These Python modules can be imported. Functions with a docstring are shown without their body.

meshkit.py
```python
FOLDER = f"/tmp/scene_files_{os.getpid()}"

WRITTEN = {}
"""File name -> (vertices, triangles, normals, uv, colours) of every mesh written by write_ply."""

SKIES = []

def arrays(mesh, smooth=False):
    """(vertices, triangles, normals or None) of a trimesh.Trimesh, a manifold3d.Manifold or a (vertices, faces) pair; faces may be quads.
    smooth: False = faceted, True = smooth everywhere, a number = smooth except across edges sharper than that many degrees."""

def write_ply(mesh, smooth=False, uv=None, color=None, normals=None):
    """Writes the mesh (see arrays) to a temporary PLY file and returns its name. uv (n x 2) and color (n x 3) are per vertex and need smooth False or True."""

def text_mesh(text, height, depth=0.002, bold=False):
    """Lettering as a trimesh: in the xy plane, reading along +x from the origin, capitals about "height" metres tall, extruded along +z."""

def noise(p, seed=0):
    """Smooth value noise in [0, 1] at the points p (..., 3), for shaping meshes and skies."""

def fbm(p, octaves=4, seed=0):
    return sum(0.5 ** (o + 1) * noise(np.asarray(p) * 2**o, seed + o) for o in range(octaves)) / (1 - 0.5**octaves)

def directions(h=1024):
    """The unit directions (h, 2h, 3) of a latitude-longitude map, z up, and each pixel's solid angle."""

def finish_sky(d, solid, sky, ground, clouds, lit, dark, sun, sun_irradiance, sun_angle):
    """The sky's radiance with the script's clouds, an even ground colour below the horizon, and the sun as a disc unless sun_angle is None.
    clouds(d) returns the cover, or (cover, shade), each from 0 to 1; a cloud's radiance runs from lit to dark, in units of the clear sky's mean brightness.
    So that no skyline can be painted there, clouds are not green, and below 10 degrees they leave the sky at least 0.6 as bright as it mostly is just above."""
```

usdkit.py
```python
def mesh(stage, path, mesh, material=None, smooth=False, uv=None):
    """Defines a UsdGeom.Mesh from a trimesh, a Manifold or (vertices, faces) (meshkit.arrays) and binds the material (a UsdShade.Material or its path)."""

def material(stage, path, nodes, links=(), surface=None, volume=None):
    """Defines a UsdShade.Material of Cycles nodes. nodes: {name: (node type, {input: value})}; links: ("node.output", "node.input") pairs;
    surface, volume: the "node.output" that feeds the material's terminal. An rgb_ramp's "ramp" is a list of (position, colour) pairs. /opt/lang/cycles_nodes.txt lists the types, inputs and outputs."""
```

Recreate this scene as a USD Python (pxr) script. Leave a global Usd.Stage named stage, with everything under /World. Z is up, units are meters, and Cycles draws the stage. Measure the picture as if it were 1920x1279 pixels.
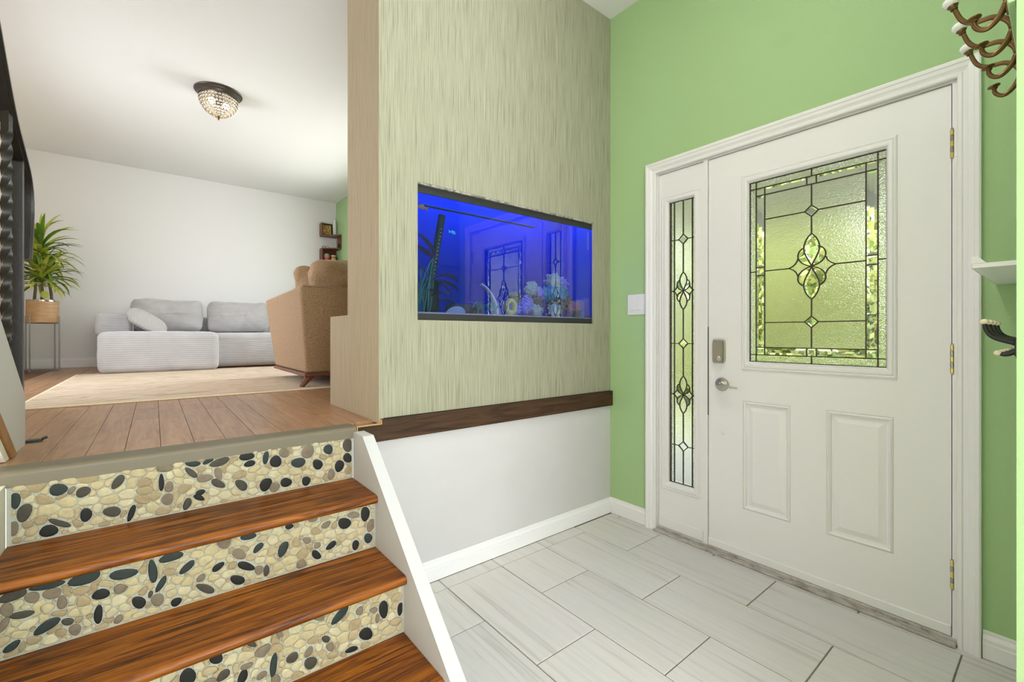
import math, random
import numpy as np, trimesh, manifold3d, shapely
from shapely.geometry import Polygon, LineString, box as sbox, Point, MultiPolygon
from shapely.ops import unary_union, polygonize
from scipy.spatial import Voronoi, ConvexHull
import usdkit, meshkit
from pxr import Usd, UsdGeom, UsdLux, UsdShade, Gf, Sdf, Vt

stage = Usd.Stage.CreateInMemory()
UsdGeom.SetStageUpAxis(stage, 'Z'); UsdGeom.SetStageMetersPerUnit(stage, 1.0)
UsdGeom.Xform.Define(stage, '/World'); UsdGeom.Scope.Define(stage, '/World/Looks')
random.seed(7); rng = np.random.default_rng(7); PI = math.pi

# ---------------------------------------------------------------- camera, sky, sun, window daylight, added fill lights, exposure
EYE, YAW, FPX, CXP, CYP = (0, 0, 1.123), 38.83, 837.8, 962.6, 626.5
cam = UsdGeom.Camera.Define(stage, '/World/camera')
cam.CreateHorizontalApertureAttr(36.0); cam.CreateVerticalApertureAttr(36.0*1279/1920)
cam.CreateFocalLengthAttr(FPX*36.0/1920)
cam.CreateHorizontalApertureOffsetAttr((960-CXP)/1920*36.0); cam.CreateVerticalApertureOffsetAttr(-(639.5-CYP)/1920*36.0)
cam.CreateClippingRangeAttr((0.02, 500)); cam.CreateExposureAttr(1.05)
cam.AddTranslateOp().Set(EYE); cam.AddRotateZOp().Set(-YAW); cam.AddRotateXOp().Set(90.0)

sky = UsdLux.DomeLight.Define(stage, '/World/sky'); sky.CreateIntensityAttr(0.75); sky.CreateColorAttr((0.82, 0.90, 1.0))
sun = UsdLux.DistantLight.Define(stage, '/World/sun'); sun.CreateIntensityAttr(14.5); sun.CreateAngleAttr(0.6); sun.CreateColorAttr((1.0, 0.94, 0.82))
_d = Gf.Vec3d(0.35, -0.62, -0.70).GetNormalized()
sun.AddOrientOp(UsdGeom.XformOp.PrecisionDouble).Set(Gf.Quatd(Gf.Rotation(Gf.Vec3d(0, 0, -1), _d).GetQuat()))
def rect_light(name, pos, rot, w, h, power, col):
    l = UsdLux.RectLight.Define(stage, '/World/'+name); l.CreateWidthAttr(w); l.CreateHeightAttr(h)
    l.CreateIntensityAttr(power); l.CreateColorAttr(col); l.AddTranslateOp().Set(pos); l.AddRotateXYZOp().Set(rot); return l
# living window daylight, then two added fill lights, behind and left (a rect light shines along its local -z)
rect_light('daylight_living', (2.62, 5.0, 2.05), (0, 90, 0), 1.15, 1.9, 4.2, (0.95, 0.955, 1.0))
rect_light('daylight_rear', (0.15, -2.82, 1.55), (90, 0, 0), 2.4, 2.1, 4.1, (0.965, 0.96, 1.0))  # added fill behind the viewpoint, brightens the whole foyer
rect_light('daylight_left', (-1.95, 4.3, 1.75), (0, -90, 0), 1.3, 1.9, 3.5, (0.96, 0.94, 1.0))  # added fill from the unseen left side, brightens the sofa

# ---------------------------------------------------------------- prims, names, tags
used = {}
def numbered(parent, name):
    k = (parent, name); n = used.get(k, 0); used[k] = n+1
    return parent + '/' + (name if n == 0 else '%s_%03d' % (name, n))
def path_of(o): return '/World' if o is None else str(o.GetPath())
def obj(name, mesh, m, parent=None, smooth=False, **tags):
    p = usdkit.mesh(stage, numbered(path_of(parent), name), mesh, m, smooth=smooth).GetPrim()
    return tag(p, **tags)
def tag(p, label=None, cat=None, group=None, kind=None):
    for k, v in (('label', label), ('category', cat), ('group', group), ('kind', kind)):
        if v: p.SetCustomDataByKey(k, v)
    return p
def thing(name, label=None, cat=None, loc=(0, 0, 0), rz=0.0, group=None, kind=None, parent=None):
    x = UsdGeom.Xform.Define(stage, numbered(path_of(parent), name))
    if tuple(loc) != (0, 0, 0): x.AddTranslateOp().Set(Gf.Vec3d(*map(float, loc)))
    if rz: x.AddRotateZOp().Set(float(rz))
    return tag(x.GetPrim(), label, cat, group, kind)
# ---------------------------------------------------------------- mesh helpers
cat_ = trimesh.util.concatenate
def hull(pts):
    return trimesh.Trimesh(*(lambda h: (h.points, h.simplices))(ConvexHull(np.asarray(pts, float)))).convex_hull
def box(x0, x1, y0, y1, z0, z1, b=0.0):
    if not b:
        m = trimesh.creation.box([x1-x0, y1-y0, z1-z0]); m.apply_translation([(x0+x1)/2, (y0+y1)/2, (z0+z1)/2]); return m
    pts = []
    for sx, X in ((1, x0), (-1, x1)):
        for sy, Y in ((1, y0), (-1, y1)):
            for sz, Zz in ((1, z0), (-1, z1)):
                pts += [(X, Y+sy*b, Zz+sz*b), (X+sx*b, Y, Zz+sz*b), (X+sx*b, Y+sy*b, Zz)]
    return hull(pts)
def rbox(x0, x1, y0, y1, z0, z1, r, n=10):
    s = trimesh.creation.icosphere(2 if n > 8 else 1, r).vertices
    return hull(np.vstack([s+[X, Y, Zz] for X in (x0+r, x1-r) for Y in (y0+r, y1-r) for Zz in (z0+r, z1-r)]))
def ext(poly, axis, a0, a1):
    """extrude a shapely polygon: axis X -> polygon in (y,z); Y -> (x,z); Z -> (x,y)."""
    ms = []
    for g in getattr(poly, 'geoms', [poly]):
        m = trimesh.creation.extrude_polygon(g, a1-a0, engine='earcut'); v = np.array(m.vertices)
        if axis == 'X': v = np.c_[v[:, 2]+a0, v[:, 0], v[:, 1]]; fl = False
        elif axis == 'Y': v = np.c_[v[:, 0], v[:, 2]+a0, v[:, 1]]; fl = True
        else: v = np.c_[v[:, 0], v[:, 1], v[:, 2]+a0]; fl = False
        f = np.array(m.faces); ms.append(trimesh.Trimesh(v, f[:, ::-1] if fl else f, process=False))
    return cat_(ms)
def lathe(profile, c=(0, 0, 0), n=28):
    m = trimesh.creation.revolve(np.asarray(profile, float), sections=n); m.apply_translation(c); return m
def grid_faces(a, b, wrap=True):
    i, j = np.meshgrid(np.arange(a-1), np.arange(b if wrap else b-1), indexing='ij'); k = (j+1) % b
    q = np.stack([i*b+j, i*b+k, (i+1)*b+k, (i+1)*b+j], -1).reshape(-1, 4)
    return np.vstack([q[:, [0, 1, 2]], q[:, [0, 2, 3]]])
def tube(p, r, n=10, caps=True, flat=1.0, up=(0, 0, 1)):
    p = np.asarray(p, float); r = np.broadcast_to(np.asarray(r, float), (len(p),))
    t = np.gradient(p, axis=0); t /= np.linalg.norm(t, axis=1, keepdims=True)+1e-12
    a = np.cross(t, up); bad = np.linalg.norm(a, axis=1) < 1e-3
    a[bad] = np.cross(t[bad], (1, 0, 0.01)); a /= np.linalg.norm(a, axis=1, keepdims=True)
    for i in range(1, len(a)):
        if a[i] @ a[i-1] < 0: a[i] = -a[i]
    b = np.cross(t, a); g = np.arange(n)*2*PI/n
    v = p[:, None]+r[:, None, None]*(np.cos(g)[None, :, None]*a[:, None]+flat*np.sin(g)[None, :, None]*b[:, None])
    f = grid_faces(len(p), n); v = v.reshape(-1, 3)
    if caps:
        k = len(v); v = np.vstack([v, p[:1], p[-1:]]); L = (len(p)-1)*n
        f = np.vstack([f, [(k, (j+1) % n, j) for j in range(n)], [(k+1, L+j, L+(j+1) % n) for j in range(n)]])
    m = trimesh.Trimesh(v, f, process=False); m.fix_normals(); return m
def spline(p, n=24):
    from scipy.interpolate import CubicSpline
    p = np.asarray(p, float); d = np.r_[0, np.cumsum(np.linalg.norm(np.diff(p, axis=0), axis=1))]
    return CubicSpline(d, p)(np.linspace(0, d[-1], n))
def rects(lv, axis_x_sign=1, fill=True):
    """nested rectangles in the (y,z) plane: lv = [(y0,y1,z0,z1,x)...]; lofted, last one filled. Faces look to -x."""
    v, f = [], []
    for y0, y1, z0, z1, x in lv: v += [(x, y0, z0), (x, y1, z0), (x, y1, z1), (x, y0, z1)]
    for k in range(len(lv)-1):
        for j in range(4):
            a, b = k*4+j, k*4+(j+1) % 4; f += [(a, b+4, b), (a, a+4, b+4)]
    if fill: k = (len(lv)-1)*4; f += [(k, k+2, k+1), (k, k+3, k+2)]
    m = trimesh.Trimesh(np.array(v, float), np.array(f), process=False)
    if m.face_normals[-1][0] > 0: m.invert()
    return m
def inset(r, d, x): return (r[0]+d, r[1]-d, r[2]+d, r[3]-d, x)
def cushion(w, d, h, n=4.5, puff=0.35, seed=0, wr=0.012, sub=4):
    """a soft block, w along x, d along y, h along z, centred; thinner towards its rim by puff, with wrinkles"""
    v = np.array(trimesh.creation.icosphere(sub).vertices); f = trimesh.creation.icosphere(sub).faces
    p = v/((np.abs(v)**n).sum(1, keepdims=True)**(1/n))
    rim = np.maximum(np.abs(p[:, 0]), np.abs(p[:, 2]))
    p[:, 1] *= 1-puff*rim**3
    q = p*np.array([w, d, h])/2
    q += v*(meshkit.fbm(q*9+seed*3.1, 3, seed)-0.5)[:, None]*wr*2
    return trimesh.Trimesh(q, f, process=False)
def xf(m, T): m = m.copy(); m.apply_transform(T); return m
def rot(deg, ax, c=(0, 0, 0)): return trimesh.transformations.rotation_matrix(math.radians(deg), ax, c)
def mv(m, *d): m = m.copy(); m.apply_translation(d); return m

# ---------------------------------------------------------------- materials
def mat(name, col, rough=0.5, metal=0.0, spec=0.5, noise=None, bump=None, rnd=False, coat=0.0, sheen=0.0, wave=None, tint=0.0, space='position', trans=0.0, emit=None):
    """noise: (scale xyz, [(pos, colour)..], detail, distortion); bump: (scale xyz, distance, detail); wave: (direction, scale, distance); tint: lightness varies per object by this much"""
    N, L = {'p': ('principled_bsdf', dict(base_color=col, roughness=rough, metallic=metal, specular_ior_level=spec, coat_weight=coat, coat_roughness=0.12, sheen_weight=sheen))}, []
    N['g'] = ('geometry', {}) if space == 'position' else ('texture_coordinate', {})
    src = 'g.position' if space == 'position' else 'g.object'
    if rnd or tint: N['oi'] = ('object_info', {})
    if rnd:
        N['rv'] = ('combine_xyz', {}); N['rm'] = ('math', dict(math_type='multiply', value2=37.0)); L += [('oi.random', 'rm.value1'), ('rm.value', 'rv.x'), ('rm.value', 'rv.y'), ('rm.value', 'rv.z')]
        N['ra'] = ('vector_math', dict(math_type='add')); L += [(src, 'ra.vector1'), ('rv.vector', 'ra.vector2')]; src = 'ra.vector'
    out = None
    if noise:
        sc, ramp, det, dis = noise
        N['m1'] = ('mapping', dict(mapping_type='point', scale=sc)); N['n1'] = ('noise_texture', dict(scale=1.0, detail=det, distortion=dis, roughness=0.6)); N['r1'] = ('rgb_ramp', dict(ramp=ramp))
        L += [(src, 'm1.vector'), ('m1.vector', 'n1.vector'), ('n1.fac', 'r1.fac')]; out = 'r1.color'
    if tint:
        N['tm'] = ('math', dict(math_type='multiply_add', value2=2*tint, value3=1-tint)); N['hv'] = ('hsv', dict(color=col))
        L += [('oi.random', 'tm.value1'), ('tm.value', 'hv.value')]
        if out: L.append((out, 'hv.color'))
        out = 'hv.color'
    if out: L.append((out, 'p.base_color'))
    if bump:
        sc, dist, det = bump
        N['m2'] = ('mapping', dict(mapping_type='point', scale=sc)); N['n2'] = ('noise_texture', dict(scale=1.0, detail=det)); N['b2'] = ('bump', dict(distance=dist, strength=1.0))
        L += [(src, 'm2.vector'), ('m2.vector', 'n2.vector'), ('n2.fac', 'b2.height'), ('b2.normal', 'p.normal')]
    if wave:
        dr, sc, dist = wave
        N['w2'] = ('wave_texture', dict(bands_direction=dr, scale=sc, distortion=0.08, detail=1.0, detail_scale=2.0)); N['b2'] = ('bump', dict(distance=dist, strength=1.0))
        L += [(src, 'w2.vector'), ('w2.fac', 'b2.height'), ('b2.normal', 'p.normal')]
    if emit: N['p'][1].update(emission_color=emit[0], emission_strength=emit[1])
    if trans:
        N['t'] = ('translucent_bsdf', dict(color=col)); N['mx'] = ('mix_closure', dict(fac=trans)); L += [('p.BSDF', 'mx.closure1'), ('t.BSDF', 'mx.closure2')]
        if out: L.append((out, 't.color'))
        return usdkit.material(stage, '/World/Looks/'+name, N, L, surface='mx.closure')
    return usdkit.material(stage, '/World/Looks/'+name, N, L, surface='p.BSDF')
def pane_mat(name, tintc=(1, 1, 1), ior=1.5, rough=0.0, gain=1.7):
    return usdkit.material(stage, '/World/Looks/'+name, {'t': ('transparent_bsdf', dict(color=tintc)), 'g': ('glossy_bsdf', dict(color=(1, 1, 1), roughness=rough)), 'f': ('fresnel', dict(IOR=ior)), 'm': ('mix_closure', {}),
                            'ge': ('geometry', {}), 'k': ('math', dict(math_type='multiply_add', value2=-gain, value3=gain)), 'q': ('math', dict(math_type='multiply', use_clamp=True))},
                           [('ge.backfacing', 'k.value1'), ('k.value', 'q.value1'), ('f.fac', 'q.value2'), ('q.value', 'm.fac'), ('t.BSDF', 'm.closure1'), ('g.BSDF', 'm.closure2')], surface='m.closure')
def glass_mat(name, col=(1, 1, 1), kind=None, sc=60.0, dist=0.002, rough=0.0):
    N, L = {'p': ('principled_bsdf', dict(base_color=col, roughness=rough, ior=1.5, transmission_weight=1.0))}, []
    if kind:
        N['g'] = ('geometry', {}); N['n'] = (kind, dict(scale=sc, **(dict(detail=2.0, distortion=1.0) if kind == 'noise_texture' else {}))); N['b'] = ('bump', dict(distance=dist, strength=1.0))
        L = [('g.position', 'n.vector'), ('n.fac' if kind == 'noise_texture' else 'n.distance', 'b.height'), ('b.normal', 'p.normal')]
    return usdkit.material(stage, '/World/Looks/'+name, N, L, surface='p.BSDF')
def emis(name, col, s): return usdkit.material(stage, '/World/Looks/'+name, {'e': ('emission', dict(color=col, strength=s))}, [], surface='e.emission')

WHITE = mat('white_paint', (0.62, 0.615, 0.605), 0.55, bump=((60, 60, 60), 0.00015, 2))
CEIL = mat('ceiling_paint', (0.82, 0.815, 0.80), 0.9)
WALLW = mat('living_wall_paint', (0.80, 0.79, 0.775), 0.85)
LOWW = mat('lower_wall_paint', (0.74, 0.735, 0.71), 0.75, noise=((3, 3, 3), [(0.3, (0.575, 0.56, 0.545)), (0.7, (0.605, 0.59, 0.575))], 3, 0.0))
GREEN = mat('green_wall_paint', (0.375, 0.555, 0.265), 0.7, bump=((180, 180, 180), 0.0004, 2))
PEACH = mat('peach_wall_paint', (0.86, 0.72, 0.58), 0.85)
TRIMW = mat('trim_gloss_white', (0.84, 0.835, 0.82), 0.32)
DOORW = mat('door_white', (0.83, 0.825, 0.81), 0.38, bump=((60, 60, 60), 0.00015, 2))
CREAM = mat('rough_cream_plaster', (0.74, 0.72, 0.62), 0.9, bump=((90, 90, 90), 0.0006, 4))
PAPER = mat('grasscloth_wallpaper', (0.6, 0.6, 0.45), 0.8, noise=((380, 380, 4.2), [(0.27, (0.095, 0.105, 0.065)), (0.38, (0.235, 0.24, 0.155)), (0.46, (0.325, 0.318, 0.218)), (0.60, (0.38, 0.37, 0.265)), (0.8, (0.47, 0.45, 0.34))], 3, 0.15), bump=((260, 260, 7), 0.0012, 3))
PAPER2 = mat('beige_grasscloth', (0.5, 0.42, 0.3), 0.8, noise=((200, 200, 5.5), [(0.3, (0.40, 0.32, 0.20)), (0.45, (0.48, 0.395, 0.265)), (0.62, (0.52, 0.44, 0.31)), (0.8, (0.56, 0.48, 0.35))], 3, 0.2), bump=((260, 260, 7), 0.0010, 3))
BOARD = mat('dark_stained_board', (0.1, 0.05, 0.025), 0.6, spec=0.3, noise=((3, 30, 34), [(0.3, (0.022, 0.010, 0.005)), (0.5, (0.055, 0.026, 0.011)), (0.7, (0.085, 0.042, 0.019))], 5, 1.2))
RAWEDGE = mat('raw_plywood_edge', (0.62, 0.36, 0.12), 0.7)
TILE = mat('porcelain_tile', (0.6, 0.58, 0.54), 0.38, rnd=True, tint=0.03, noise=((42, 1.3, 1), [(0.3, (0.53, 0.50, 0.455)), (0.42, (0.65, 0.625, 0.58)), (0.6, (0.69, 0.665, 0.62)), (0.75, (0.60, 0.575, 0.53))], 4, 0.6))
GROUT = mat('tile_grout', (0.22, 0.20, 0.165), 0.9)
PLANK = mat('oak_floor_plank', (0.38, 0.205, 0.105), 0.33, rnd=True, tint=0.10, noise=((26, 2.2, 1), [(0.28, (0.27, 0.13, 0.058)), (0.5, (0.375, 0.20, 0.10)), (0.72, (0.455, 0.265, 0.145))], 5, 1.6), bump=((90, 5, 1), 0.0004, 3))
SUBFLOOR = mat('floor_gap_dark', (0.20, 0.115, 0.06), 0.8)
TREAD = mat('red_brown_tread_wood', (0.26, 0.08, 0.02), 0.45, spec=0.3, coat=0.04, rnd=True, noise=((3.2, 46, 46), [(0.32, (0.028, 0.008, 0.0012)), (0.43, (0.12, 0.031, 0.003)), (0.56, (0.27, 0.080, 0.005)), (0.75, (0.43, 0.145, 0.009))], 6, 1.3), bump=((5, 120, 120), 0.0005, 4))
NOSING = mat('taupe_vinyl_nosing', (0.165, 0.14, 0.09), 0.5)
PEBG = mat('pebble_grout', (0.40, 0.40, 0.325), 0.85, bump=((120, 120, 120), 0.001, 3))
IRON = mat('wrought_iron', (0.026, 0.022, 0.019), 0.40, metal=0.2, bump=((70, 70, 70), 0.0008, 3))
NICKEL = mat('brushed_nickel', (0.52, 0.49, 0.45), 0.3, metal=1.0)
BRASS = mat('polished_brass', (0.80, 0.66, 0.28), 0.25, metal=1.0)
STEEL = mat('chrome_steel', (0.45, 0.43, 0.40), 0.2, metal=1.0)
BRONZE = mat('antique_bronze', (0.19, 0.11, 0.045), 0.32, metal=0.85)
BLACK = mat('black_metal', (0.02, 0.02, 0.018), 0.4, metal=0.2)
CERAM = mat('white_ceramic', (0.80, 0.84, 0.76), 0.15)
CREAMK = mat('cream_knob', (0.82, 0.74, 0.50), 0.3)
BLKPL = mat('black_plastic_trim', (0.022, 0.023, 0.02), 0.45)
CAME = mat('lead_came', (0.05, 0.038, 0.022), 0.45, metal=0.4)
PLATE = mat('switch_plastic', (0.78, 0.775, 0.765), 0.35)
DARKGAP = mat('weatherstrip_dark', (0.05, 0.048, 0.042), 0.8)
SILL = mat('door_sill', (0.42, 0.39, 0.33), 0.6, noise=((50, 20, 20), [(0.3, (0.25, 0.22, 0.18)), (0.5, (0.44, 0.41, 0.36)), (0.7, (0.52, 0.49, 0.44))], 4, 0.5))
CORD = mat('grey_corduroy', (0.43, 0.415, 0.395), 0.9, sheen=0.4, wave=('z', 15.5, 0.0013), noise=((5, 5, 5), [(0.3, (0.41, 0.40, 0.40)), (0.7, (0.48, 0.47, 0.465))], 2, 0.2))
CORD2 = mat('grey_corduroy_cushion', (0.42, 0.40, 0.38), 0.9, sheen=0.4, wave=('z', 15.5, 0.0009), noise=((7, 7, 7), [(0.3, (0.36, 0.345, 0.335)), (0.7, (0.43, 0.415, 0.405))], 3, 0.3))
CORD3 = mat('grey_corduroy_pillow', (0.44, 0.42, 0.40), 0.9, sheen=0.4, wave=('x', 14.0, 0.0025))
TWEED = mat('brown_tweed', (0.34, 0.22, 0.125), 0.9, sheen=0.1, noise=((90, 90, 130), [(0.3, (0.25, 0.155, 0.08)), (0.5, (0.345, 0.22, 0.12)), (0.7, (0.42, 0.285, 0.165))], 6, 0.0), bump=((220, 220, 300), 0.0015, 2))
WALNUT = mat('walnut_wood', (0.16, 0.05, 0.022), 0.35, noise=((8, 8, 40), [(0.3, (0.11, 0.032, 0.014)), (0.7, (0.20, 0.065, 0.03))], 4, 0.8))
RUGM = mat('beige_rug', (0.68, 0.55, 0.40), 0.95, noise=((5, 20, 9), [(0.30, (0.36, 0.22, 0.12)), (0.42, (0.58, 0.435, 0.29)), (0.54, (0.68, 0.565, 0.435)), (0.70, (0.47, 0.32, 0.195))], 6, 0.8), bump=((240, 240, 240), 0.002, 2))
RUGE = mat('rug_binding', (0.80, 0.66, 0.47), 0.9)
POTM = mat('wood_look_planter', (0.55, 0.33, 0.16), 0.55, noise=((6, 6, 60), [(0.3, (0.46, 0.25, 0.105)), (0.7, (0.62, 0.41, 0.22))], 4, 0.5))
SOIL = mat('potting_soil', (0.05, 0.035, 0.025), 0.95)
LEAFA = mat('dracaena_leaf_green', (0.12, 0.24, 0.03), 0.4, trans=0.25, tint=0.3)
LEAFB = mat('dracaena_leaf_lime', (0.50, 0.55, 0.08), 0.4, trans=0.25, tint=0.2)
STEMM = mat('ringed_stem', (0.24, 0.20, 0.12), 0.8, wave=('z', 22.0, 0.006))
STONE = {k: mat('pebble_'+n, c, 0.62, spec=0.3, tint=0.06, noise=((70, 70, 70), [(0.3, tuple(x*0.86 for x in c)), (0.7, tuple(min(1, x*1.12) for x in c))], 3, 0.4)) for k, n, c in (
    ('c', 'cream', (0.46, 0.39, 0.225)), ('e', 'ivory', (0.50, 0.445, 0.285)), ('n', 'tan', (0.33, 0.255, 0.14)), ('s', 'sand', (0.39, 0.315, 0.18)),
    ('t', 'taupe', (0.19, 0.15, 0.10)), ('D', 'umber', (0.06, 0.052, 0.036)), ('B', 'slate', (0.026, 0.035, 0.030)), ('K', 'black', (0.014, 0.014, 0.012)))}
# ---------------------------------------------------------------- the setting
X0, Y0, H, ZU, YB = 2.249, 1.816, 3.112, 0.75, 7.0      # door wall, aquarium wall, ceiling, living floor, living back wall
XE = 0.737                                              # free end of the aquarium wall
S = 'structure'
# foyer tiles: half-bond strips along y, 12 x 24 in
fl = thing('floor_foyer', kind=S)
obj('grout_bed', box(-0.31, 2.42, -2.52, 1.83, -0.06, -0.0035), GROUT, fl)
strips = [(-0.478+0.2985*k, -0.478+0.2985*(k+1)) for k in range(10)]
strips = [(1.908-0.2985*k, 2.2065-0.2985*k) for k in range(-1, 9)]
for k, (a, b) in enumerate(strips):
    off = 1.133 if k % 2 == 0 else 0.835
    a2, b2 = max(a, -0.305), min(b, X0-0.004)
    if b2-a2 < 0.02: continue
    for j in range(-6, 3):
        y0, y1 = off+0.6*j-0.001, off+0.6*(j+1)-0.001
        y0, y1 = max(y0, -2.5), min(y1, 1.722 if b < 2.0 else 1.80)
        if y1-y0 > 0.03: obj('tile', box(a2+0.0023, b2-0.0023, y0+0.0023, y1-0.0023, -0.012, 0.0, 0.0012), TILE, fl)
    if b < 2.0: obj('tile', box(a2+0.0017, b2-0.0017, 1.7235, 1.803, -0.012, 0.0, 0.0012), TILE, fl)
# living-room floor: planks along y
fv = thing('floor_living', kind=S)
obj('subfloor', box(-1.2, 2.25, 1.89, YB, 0.69, 0.738), SUBFLOOR, fv)
pw = 0.0912
for k in range(-9, 21):
    a, b = 0.0185+pw*k, 0.0185+pw*(k+1)
    r2 = random.Random(100+k); y = 1.884-r2.uniform(0.1, 0.7)
    while y < YB:
        ln = r2.choice([0.35, 0.5, 0.6, 0.8, 1.0, 1.2]); y0, y1 = max(y, 1.884), min(y+ln, YB-0.002); y += ln
        if y1-y0 < 0.03: continue
        a2 = max(a, -1.148) if y1 > 2.2 else a
        if a > -0.40 and y0 > 3.3 and y1 < 5.6 : continue                 # wholly under the rug
        if a > 0.75: continue
        if b < -0.36 and y0 < 2.0: y0 = 2.0
        if b-a2 > 0.01: obj('plank', box(a2+0.0006, b-0.0006, y0+0.0005, y1-0.0005, 0.736, ZU+r2.uniform(-0.0004, 0.0004), 0.0008), PLANK, fv)
obj('subfloor_edge', box(0.735, 2.24, 2.48, YB, 0.737, ZU-0.0008), PLANK, fv)
# walls
wr = sbox(-2.6, -0.05, 2.18, H+0.06).difference(sbox(0.246, -0.1, 1.494, 2.05))
obj('wall_right', ext(wr, 'X', X0, X0+0.14), GREEN, kind=S)
wl = sbox(2.18, ZU-0.06, YB+0.1, H+0.06).difference(sbox(4.05, 1.5, 5.95, 2.62))
obj('wall_living_right', ext(wl, 'X', 2.165, 2.30), GREEN, kind=S)
obj('wall_back', box(-1.16, 2.3, YB, YB+0.12, ZU-0.06, H+0.06), WALLW, kind=S)
wleft = sbox(-2.6, -0.05, YB+0.1, H+0.06).difference(sbox(3.5, 1.15, 5.1, 2.35))
obj('wall_left', ext(wleft, 'X', -1.27, -1.15), PEACH, kind=S)
obj('wall_rear', ext(sbox(-1.2, -0.05, 2.36, H+0.06).difference(sbox(-0.95, 0.5, 1.25, 2.6)), 'Y', -2.62, -2.5), LOWW, kind=S)
obj('ceiling', box(-1.27, 2.40, -2.62, YB+0.1, H, H+0.08), CEIL, kind=S)
obj('wall_closet', box(1.27, X0, -2.5, 0.0617, 0, H), GREEN, kind=S)
obj('hook_rail_board', box(1.27, X0, 0.0617, 0.0741, 1.755, 1.84, 0.002), GREEN, kind=S)
# aquarium wall: grasscloth faces, opening for the tank, thicker base behind, and white lower wall
wa = thing('wall_aquarium', kind=S)
OPN = sbox(0.915, 1.186, 2.090, 1.803)
obj('front_panel', ext(sbox(XE, 0.768, X0, H).difference(OPN), 'Y', Y0, Y0+0.014), PAPER, wa)
obj('wall_end', box(XE-0.0006, XE+0.02, Y0+0.0004, 2.204, ZU-0.004, H), PAPER2, wa)
obj('wall_end', box(XE-0.0006, XE+0.02, 2.204, 2.478, ZU-0.004, 1.215), PAPER2, wa)
obj('ledge_top', box(XE+0.02, 2.16, 2.204, 2.478, 1.205, 1.215), PAPER2, wa)
obj('back_panel', box(XE+0.02, 2.16, 2.19, 2.204, 1.215, H), PAPER2, wa)
obj('back_panel', box(XE+0.02, 2.16, 2.464, 2.478, ZU, 1.205), PAPER2, wa)
obj('core', box(XE+0.02, 2.16, 1.86, 2.46, 0.80, 1.17), PAPER2, wa)
pk = [(0.775, 0.0), (0.0, 0.0)]
obj('wall_lower', box(0.64, X0, Y0+0.002, Y0+0.12, -0.02, 0.735), LOWW, kind=S)
# stained ledger board with a notch at its left end
bp = Polygon([(0.640, 0.676), (X0-0.003, 0.676), (X0-0.003, 0.766), (XE+0.004, 0.766), (XE+0.004, 0.7465), (0.640, 0.7465)])
tb = thing('trim_1', kind=S)
obj('ledger_board', ext(bp, 'Y', Y0-0.021, Y0-0.0005), BOARD, tb)
e1 = cat_([box(0.640, XE+0.004, Y0-0.0215, Y0-0.001, 0.7465, 0.7490), box(0.638, 0.6405, Y0-0.0215, Y0-0.001, 0.690, 0.749), box(XE+0.0015, XE+0.0045, Y0-0.0215, Y0-0.001, 0.749, 0.766)])
obj('raw_edge', e1, RAWEDGE, tb)
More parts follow.
